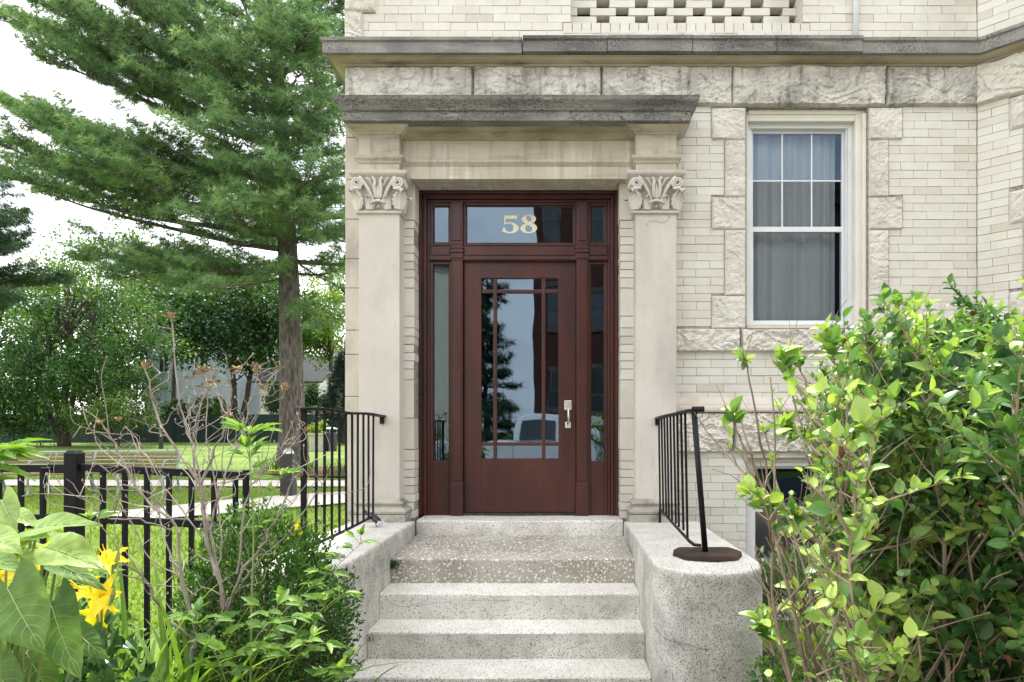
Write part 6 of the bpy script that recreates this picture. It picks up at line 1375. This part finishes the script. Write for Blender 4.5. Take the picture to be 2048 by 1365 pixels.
# ---- privet hedge on the right
def privet():
    root = thing('privet_hedge', 'overgrown privet hedge with bright leaves and bare brown stems, right foreground', 'hedge', (1.4, 1.9, 0)); r = np.random.default_rng(15)
    H = lambda x, y: float(np.interp(x/y, [.26, .30, .34, .39, .46, .56, .7, 1.0, 2], [1.36, 1.48, 1.58, 1.68, 1.77, 1.86, 1.91, 1.95, 1.95]))*1.0
    mw = MB(); PP, AA, NN, LL, TT, WW = [], [], [], [], [], []
    def leaves_on(P, t0, dens, sz, bright):
        s_ = np.cumsum([0]+[np.linalg.norm(P[i+1]-P[i]) for i in range(len(P)-1)]); tot_ = s_[-1]; q = tot_*t0; rot = r.uniform(0, 3)
        while q < tot_:
            i = min(len(P)-2, max(0, int(np.searchsorted(s_, q))-1)); f = (q-s_[i])/max(1e-6, s_[i+1]-s_[i]); p = P[i]+(P[i+1]-P[i])*f; d = P[i+1]-P[i]; d = d/(np.linalg.norm(d)+1e-9); o1 = np.cross(d, (0.2, .1, 1.)); o1 /= np.linalg.norm(o1)+1e-9; o2 = np.cross(d, o1)
            rot += 1.57+r.uniform(-.3, .3)
            for sg in (0, math.pi):
                if r.random() < dens*np.interp(p[0]/p[1], [.30, .42, .56], [.10, .40, 1]):
                    w_ = o1*math.cos(rot+sg)+o2*math.sin(rot+sg); PP.append(p); AA.append(d*.75+w_+np.array((0, 0, .15))); NN.append(np.array((-.2, -.40, 1.))+r.normal(0, .40, 3)); L_ = sz*r.uniform(.45, 1.3); LL.append(L_); WW.append(L_*r.uniform(.50, .68)); TT.append(np.clip(bright+r.normal(0, .16)+.18*q/tot_, 0, 1))
            q += sz*.42*r.uniform(.7, 1.3)
    def shoot(p, d, L_, rad_, depth, bright):
        k = max(3, int(L_/.06)); P = [p]; dd = d.copy()
        for i in range(k):
            dd = dd+r.normal(0, .13, 3)+np.array((0, 0, .06)); dd /= np.linalg.norm(dd); P.append(P[-1]+dd*L_/k)
        mw.tube(P, [max(.0008, rad_*(1-.75*i/k)) for i in range(k+1)], 5 if depth else 6, cap=False); return P
    nst = 125
    for s_ in range(nst):
        y = r.uniform(1.45, 2.7); fx_ = r.uniform(.48, .95); x = y*fx_ if s_ > 9 else y*r.uniform(.42, .50)
        h = H(x, y)*r.uniform(.84, 1.0)*(1.5+(1.0-1.5)*0)/1.5; b = np.array((x, y, 0.)); lean = np.array((r.normal(-.03, .06), r.normal(0, .06), 1.))
        top = (h-1.5)*y/2.0+1.5; P = [b]; k = 16; dd = lean/np.linalg.norm(lean)
        for i in range(k):
            dd = dd+r.normal(0, .07, 3)*np.array((1, 1, .3))+np.array((0, 0, .05)); dd /= np.linalg.norm(dd); P.append(P[-1]+dd*top/k)
        ra = r.uniform(.005, .011); P = catmull(P, 2); n = len(P); mw.tube(P, [ra*(1-.75*i/(n-1)) for i in range(n)], 7, cap=False)
        br = r.uniform(.1, .75); leaves_on(P[int(n*.78):], 0, .7, .042, br)
        for i in range(4, n):
            z = P[i][2]; pr = .62 if z > 1.0 else .40
            for rep in range(2):
                if r.random() > pr*np.interp(P[i][0]/P[i][1], [.32, .44], [.15, 1]): continue
                a = r.uniform(0, 2*math.pi); d = np.array((math.cos(a), math.sin(a), r.uniform(.5, 1.6))); d /= np.linalg.norm(d); L1_ = r.uniform(.08, .27)
                if P[i][2]+d[2]*L1_ > top+.04: L1_ *= .45
                Q = shoot(P[i], d, L1_, .0032, 1, br); zz_ = Q[-1][2]
                bare = r.random() < (.80 if zz_ < .9 else .45 if zz_ < 1.15 else .2)
                if not bare: leaves_on(Q, .35, .88, r.uniform(.030, .045), br+r.uniform(-.15, .25))
                for rep2 in range(r.integers(1, 4)):
                    j = r.integers(1, len(Q)); a = r.uniform(0, 2*math.pi); d2 = np.array((math.cos(a), math.sin(a), r.uniform(.3, 1.4))); d2 /= np.linalg.norm(d2)
                    Q2 = shoot(Q[j-1], d2, r.uniform(.04, .13), .0016, 2, br)
                    if r.random() > (.75 if zz_ < .9 else .35): leaves_on(Q2, .2, .9, r.uniform(.028, .042), br+r.uniform(-.1, .3))
    for pp, Yq, t0_ in (([(1620, 1365), (1560, 1100), (1520, 960), (1480, 870), (1462, 822)], 1.75, .86), ([(1700, 1150), (1620, 1060), (1560, 1010), (1500, 985)], 1.6, .45), ([(1640, 1365), (1590, 1150), (1540, 960), (1500, 760), (1492, 720)], 1.9, .9), ([(1690, 1300), (1640, 1050), (1600, 850), (1560, 700)], 1.8, .8),
                        ([(1580, 1365), (1550, 1250), (1520, 1130), (1508, 1090)], 1.9, .97), ([(1580, 1365), (1545, 1290), (1505, 1230)], 1.8, .6), ([(1720, 1365), (1680, 1100), (1650, 900), (1610, 760), (1580, 705)], 1.95, .82), ([(1760, 1365), (1700, 1000), (1690, 800), (1650, 660)], 1.9, .8), ([(1700, 1000), (1640, 900), (1590, 860), (1560, 850)], 1.7, .5)):
        P = catmull([P3(x, y, Yq) for x, y in pp], 6); P = [p+r.normal(0, .004, 3) for p in P]; n = len(P); mw.tube(P, [.0052*(1-.7*i/(n-1)) for i in range(n)], 6, cap=False)
        LF_ = list(P[int(n*t0_):]); n0_ = len(PP); 
        if len(LF_) > 2:
            for rep in range(3): leaves_on(LF_, 0, 9, .046, .62)
        for i in range(5, n-1, 2):
            if r.random() < .7: shoot(P[i], np.array((r.normal(-.2, .6), r.normal(0, .4), .9)), r.uniform(.04, .14), .0016, 2, 0)
    # crossing dead twigs
    for q in range(150):
        y = r.uniform(1.4, 2.2); x = y*r.uniform(.36, .78); p = np.array((x, y, r.uniform(.4, 1.4))); d = np.array((r.normal(.35, .7), r.normal(0, .4), r.normal(.5, .6))); d = np.array((abs(d[0]) if x < y*.62 else d[0], d[1], abs(d[2]))); shoot(p, d/np.linalg.norm(d), r.uniform(.15, .5), .0026, 2, 0)
    mw.build('stems', M['twig2'], root)
    LL, WW, TT = map(np.array, (LL, WW, TT)); ml = MB(); PP, AA, NN = map(np.array, (PP, AA, NN)); lfs = [lf, ovate(6, .42, .05, .46), ovate(6, .10, .55, .38), ovate(6, .30, -.25, .44)]
    pick = r.integers(0, 4, len(PP)); dead = r.random(len(PP)) < .005
    for v in range(4):
        q = (pick == v) & ~dead; scatter(ml, lfs[v], PP[q], AA[q], NN[q], LL[q], WW[q], TT[q])
    md = MB(); scatter(md, ovate(6, .9, .8, .45), PP[dead], AA[dead]+np.array((0, 0, -1.2)), NN[dead], LL[dead]*.8, WW[dead]*.8, .5); md.build('dead_leaves', mat('dead_leaf', (.10, .035, .015), (.26, .11, .05), 30, .8), root, smooth=True)
    ml.build('leaves', leafmat('privet_leaves', (.014, .058, .018), (.44, .58, .13), (.11, .25, .06), trans=.33, tcol=(1.35, 1.4, .6), rough=.38, spec=.45), root, smooth=True); print('privet leaves', len(LL))
privet()
# ================================================================ the other side of the street (seen reflected in the door glass)
def block(name, label, x0, x1, y0, y1, h, mt, wins, ww=1.0, wh=1.7, trimm='whitewall'):
    root = thing(name, label, 'building', ((x0+x1)/2, (y0+y1)/2, 0)); m = MB(); m.box(x0, x1, y0, y1, 0, h); m.build('wall', mt, root)
    m = MB(); m.box(x0-.2, x1+.2, y0-.2, y1+.25, h, h+.35); m.box(x0-.08, x1+.08, y1, y1+.12, h-.5, h-.0); m.build('roof', M['roof'], root)
    for (x, z) in wins:
        m = MB(); m.box(x-.06, x+ww+.06, y1-.02, y1+.05, z-.12, z-.0); m.box(x-.06, x+ww+.06, y1-.02, y1+.05, z+wh, z+wh+.16)
        for a, b, c, d in ((x, x+.07, z, z+wh), (x+ww-.07, x+ww, z, z+wh), (x+.07, x+ww-.07, z, z+.07), (x+.07, x+ww-.07, z+wh-.07, z+wh), (x+.07, x+ww-.07, z+wh/2-.04, z+wh/2+.04)): m.box(a, b, y1-.03, y1+.03, c, d)
        wo = m.build('window', M[trimm], root); g = MB(); g.box(x+.05, x+ww-.05, y1+.003, y1+.012, z+.05, z+wh-.05); g.build('pane', M['darkglass'], wo)
    return root
block('red_brick_building', 'tall red brick building across the street, reflected in the door glass', -.95, 6.2, -22, -14, 13.5, M['redbrick'], [(x, z) for x in (-.62, 1.0, 2.7, 4.4) for z in (2.2, 5.3, 8.5)], ww=.7, wh=1.5, trimm='bark')
m = MB(); m.box(-.96, 6.21, -13.999, -13.93, 1.62, 2.02); m.build('stone_band', M['tanbrick'], [o for o in bpy.data.objects if o.name == 'red_brick_building'][0])
block('tan_brick_building', 'low tan brick building across the street, reflected in the left sidelight', -15, -3.9, -22, -13.5, 7.9, M['tanbrick'], [(x, z) for x in (-13, -10, -7.0) for z in (1.6, 4.6)])
block('grey_building', 'grey flat-roofed building across the street, reflected in the upper window', 7.2, 20, -24, -15, 10.6, M['roof'], [(x, z) for x in (14.5, 17.0) for z in (2, 5.4)])
r = np.random.default_rng(3)
L3 = []
for k in range(52):
    z = 1.2+k*.125; a = r.uniform(0, 6.28); rad_ = 1.0*(1-(z-1)/6.9)+.12; L3.append((z, (-2.75+rad_*math.cos(a), -15+rad_*math.sin(a), z-.1), .9, .03))
pine('conifer', 'dark conifer across the street, reflected in the door glass', (-2.75, -15, 0), (0, 0), 7.7, .14, L3, M['bark2'], nm2, tuft=.26, step_=.22, seed=14, lat=.6, cat='conifer')
def pickup():
    X0, Y0 = -.2, -6.4; root = thing('pickup_truck', 'white crew cab pickup truck parked along the kerb, reflected in the door', 'pickup truck', (X0, Y0, 0))
    hw = .95
    def prism(prof, y0, y1, m, tint=.5):
        n = len(prof); V = [(X0+x, y0, z) for x, z in prof]+[(X0+x, y1, z) for x, z in prof]; m.add(V, [tuple(range(n)), tuple(range(n, 2*n))[::-1]]+[(i, n+i, n+(i+1) % n, (i+1) % n) for i in range(n)], tint)
    m = MB(); prism([(-2.85, .55), (-2.85, 1.22), (-.95, 1.25), (-.95, .55)], Y0-hw, Y0+hw, m); prism([(-.949, .50), (-.949, 1.25), (1.45, 1.22), (1.55, 1.18), (2.55, 1.10), (2.85, .95), (2.88, .45), (1.6, .42)], Y0-hw, Y0+hw, m)
    body = m.build('body', M['carpaint'], root, bev=.05)
    m = MB(); n_ = 6; pr = [(-.90, 1.25), (-.80, 1.80), (-.60, 1.88), (.55, 1.86), (.75, 1.78), (1.42, 1.23)]
    V = [(X0+x, Y0+s_*(hw-.02-(.14 if z > 1.5 else 0)), z) for s_ in (-1, 1) for x, z in pr]; m.add(V, [tuple(range(6)), tuple(range(6, 12))[::-1]]+[(i, 6+i, 6+(i+1) % 6, (i+1) % 6) for i in range(6)]); m.build('cab', M['carpaint'], root, bev=.04)
    for s_ in (-1, 1):
        for pp in ([(-.76, 1.30), (-.68, 1.74), (.02, 1.76), (.02, 1.30)], [(.10, 1.30), (.10, 1.76), (.58, 1.74), (1.02, 1.32)]):
            m = MB(); V = [(X0+x, Y0+s_*(hw+.004-(z-1.25)*.24), z) for x, z in pp]+[(X0+x, Y0+s_*(hw-.02-(z-1.25)*.24), z) for x, z in pp]; m.add(V, [(0, 1, 2, 3), (7, 6, 5, 4), (0, 4, 5, 1), (1, 5, 6, 2), (2, 6, 7, 3), (3, 7, 4, 0)]); m.build('window', M['darkglass'], root)
    m = MB(); m.add([(X0+x+.012, Y0+s_*w_, z+.012) for x, z, w_ in ((.77, 1.74, .70), (1.38, 1.27, .82)) for s_ in (-1, 1)], [(0, 1, 3, 2)]); m.build('windscreen', M['darkglass'], root)
    for x in (-1.95, 1.95):
        for s_ in (-1, 1):
            m = MB(); V = []; n = 28
            for yy in (0, .24):
                for q in range(n): a = 2*math.pi*q/n; V.append((X0+x+.39*math.cos(a), Y0+s_*(hw+.02-yy), .39+.39*math.sin(a)))
            m.add(V, [tuple(range(n)), tuple(range(n, 2*n))[::-1]]+[(i, n+i, n+(i+1) % n, (i+1) % n) for i in range(n)]); wh = m.build('wheel', M['rubber'], root, bev=.02)
            m = MB(); V = [(X0+x+.23*math.cos(2*math.pi*q/16), Y0+s_*(hw+.026), .39+.23*math.sin(2*math.pi*q/16)) for q in range(16)]+[(X0+x, Y0+s_*(hw+.01), .39)]; m.add(V, [(q, (q+1) % 16, 16) for q in range(16)]); m.build('rim', M['bench_metal'], wh)
    for s_ in (-1, 1): m = MB(); m.box(X0+2.80, X0+2.875, Y0+s_*.72-.16, Y0+s_*.72+.16, .80, .98); m.build('headlight', M['lens'], root, bev=.02)
    for s_ in (-1, 1): m = MB(); m.box(X0-2.88, X0-2.84, Y0+s_*.85-.07, Y0+s_*.85+.07, .8, 1.15); m.build('tail_light', M['redbrick'], root)
    m = MB(); m.box(X0+2.82, X0+2.95, Y0-.9, Y0+.9, .45, .66); m.box(X0-2.98, X0-2.86, Y0-.9, Y0+.9, .48, .64); m.build('bumper', M['bench_metal'], root, bev=.03)
pickup()
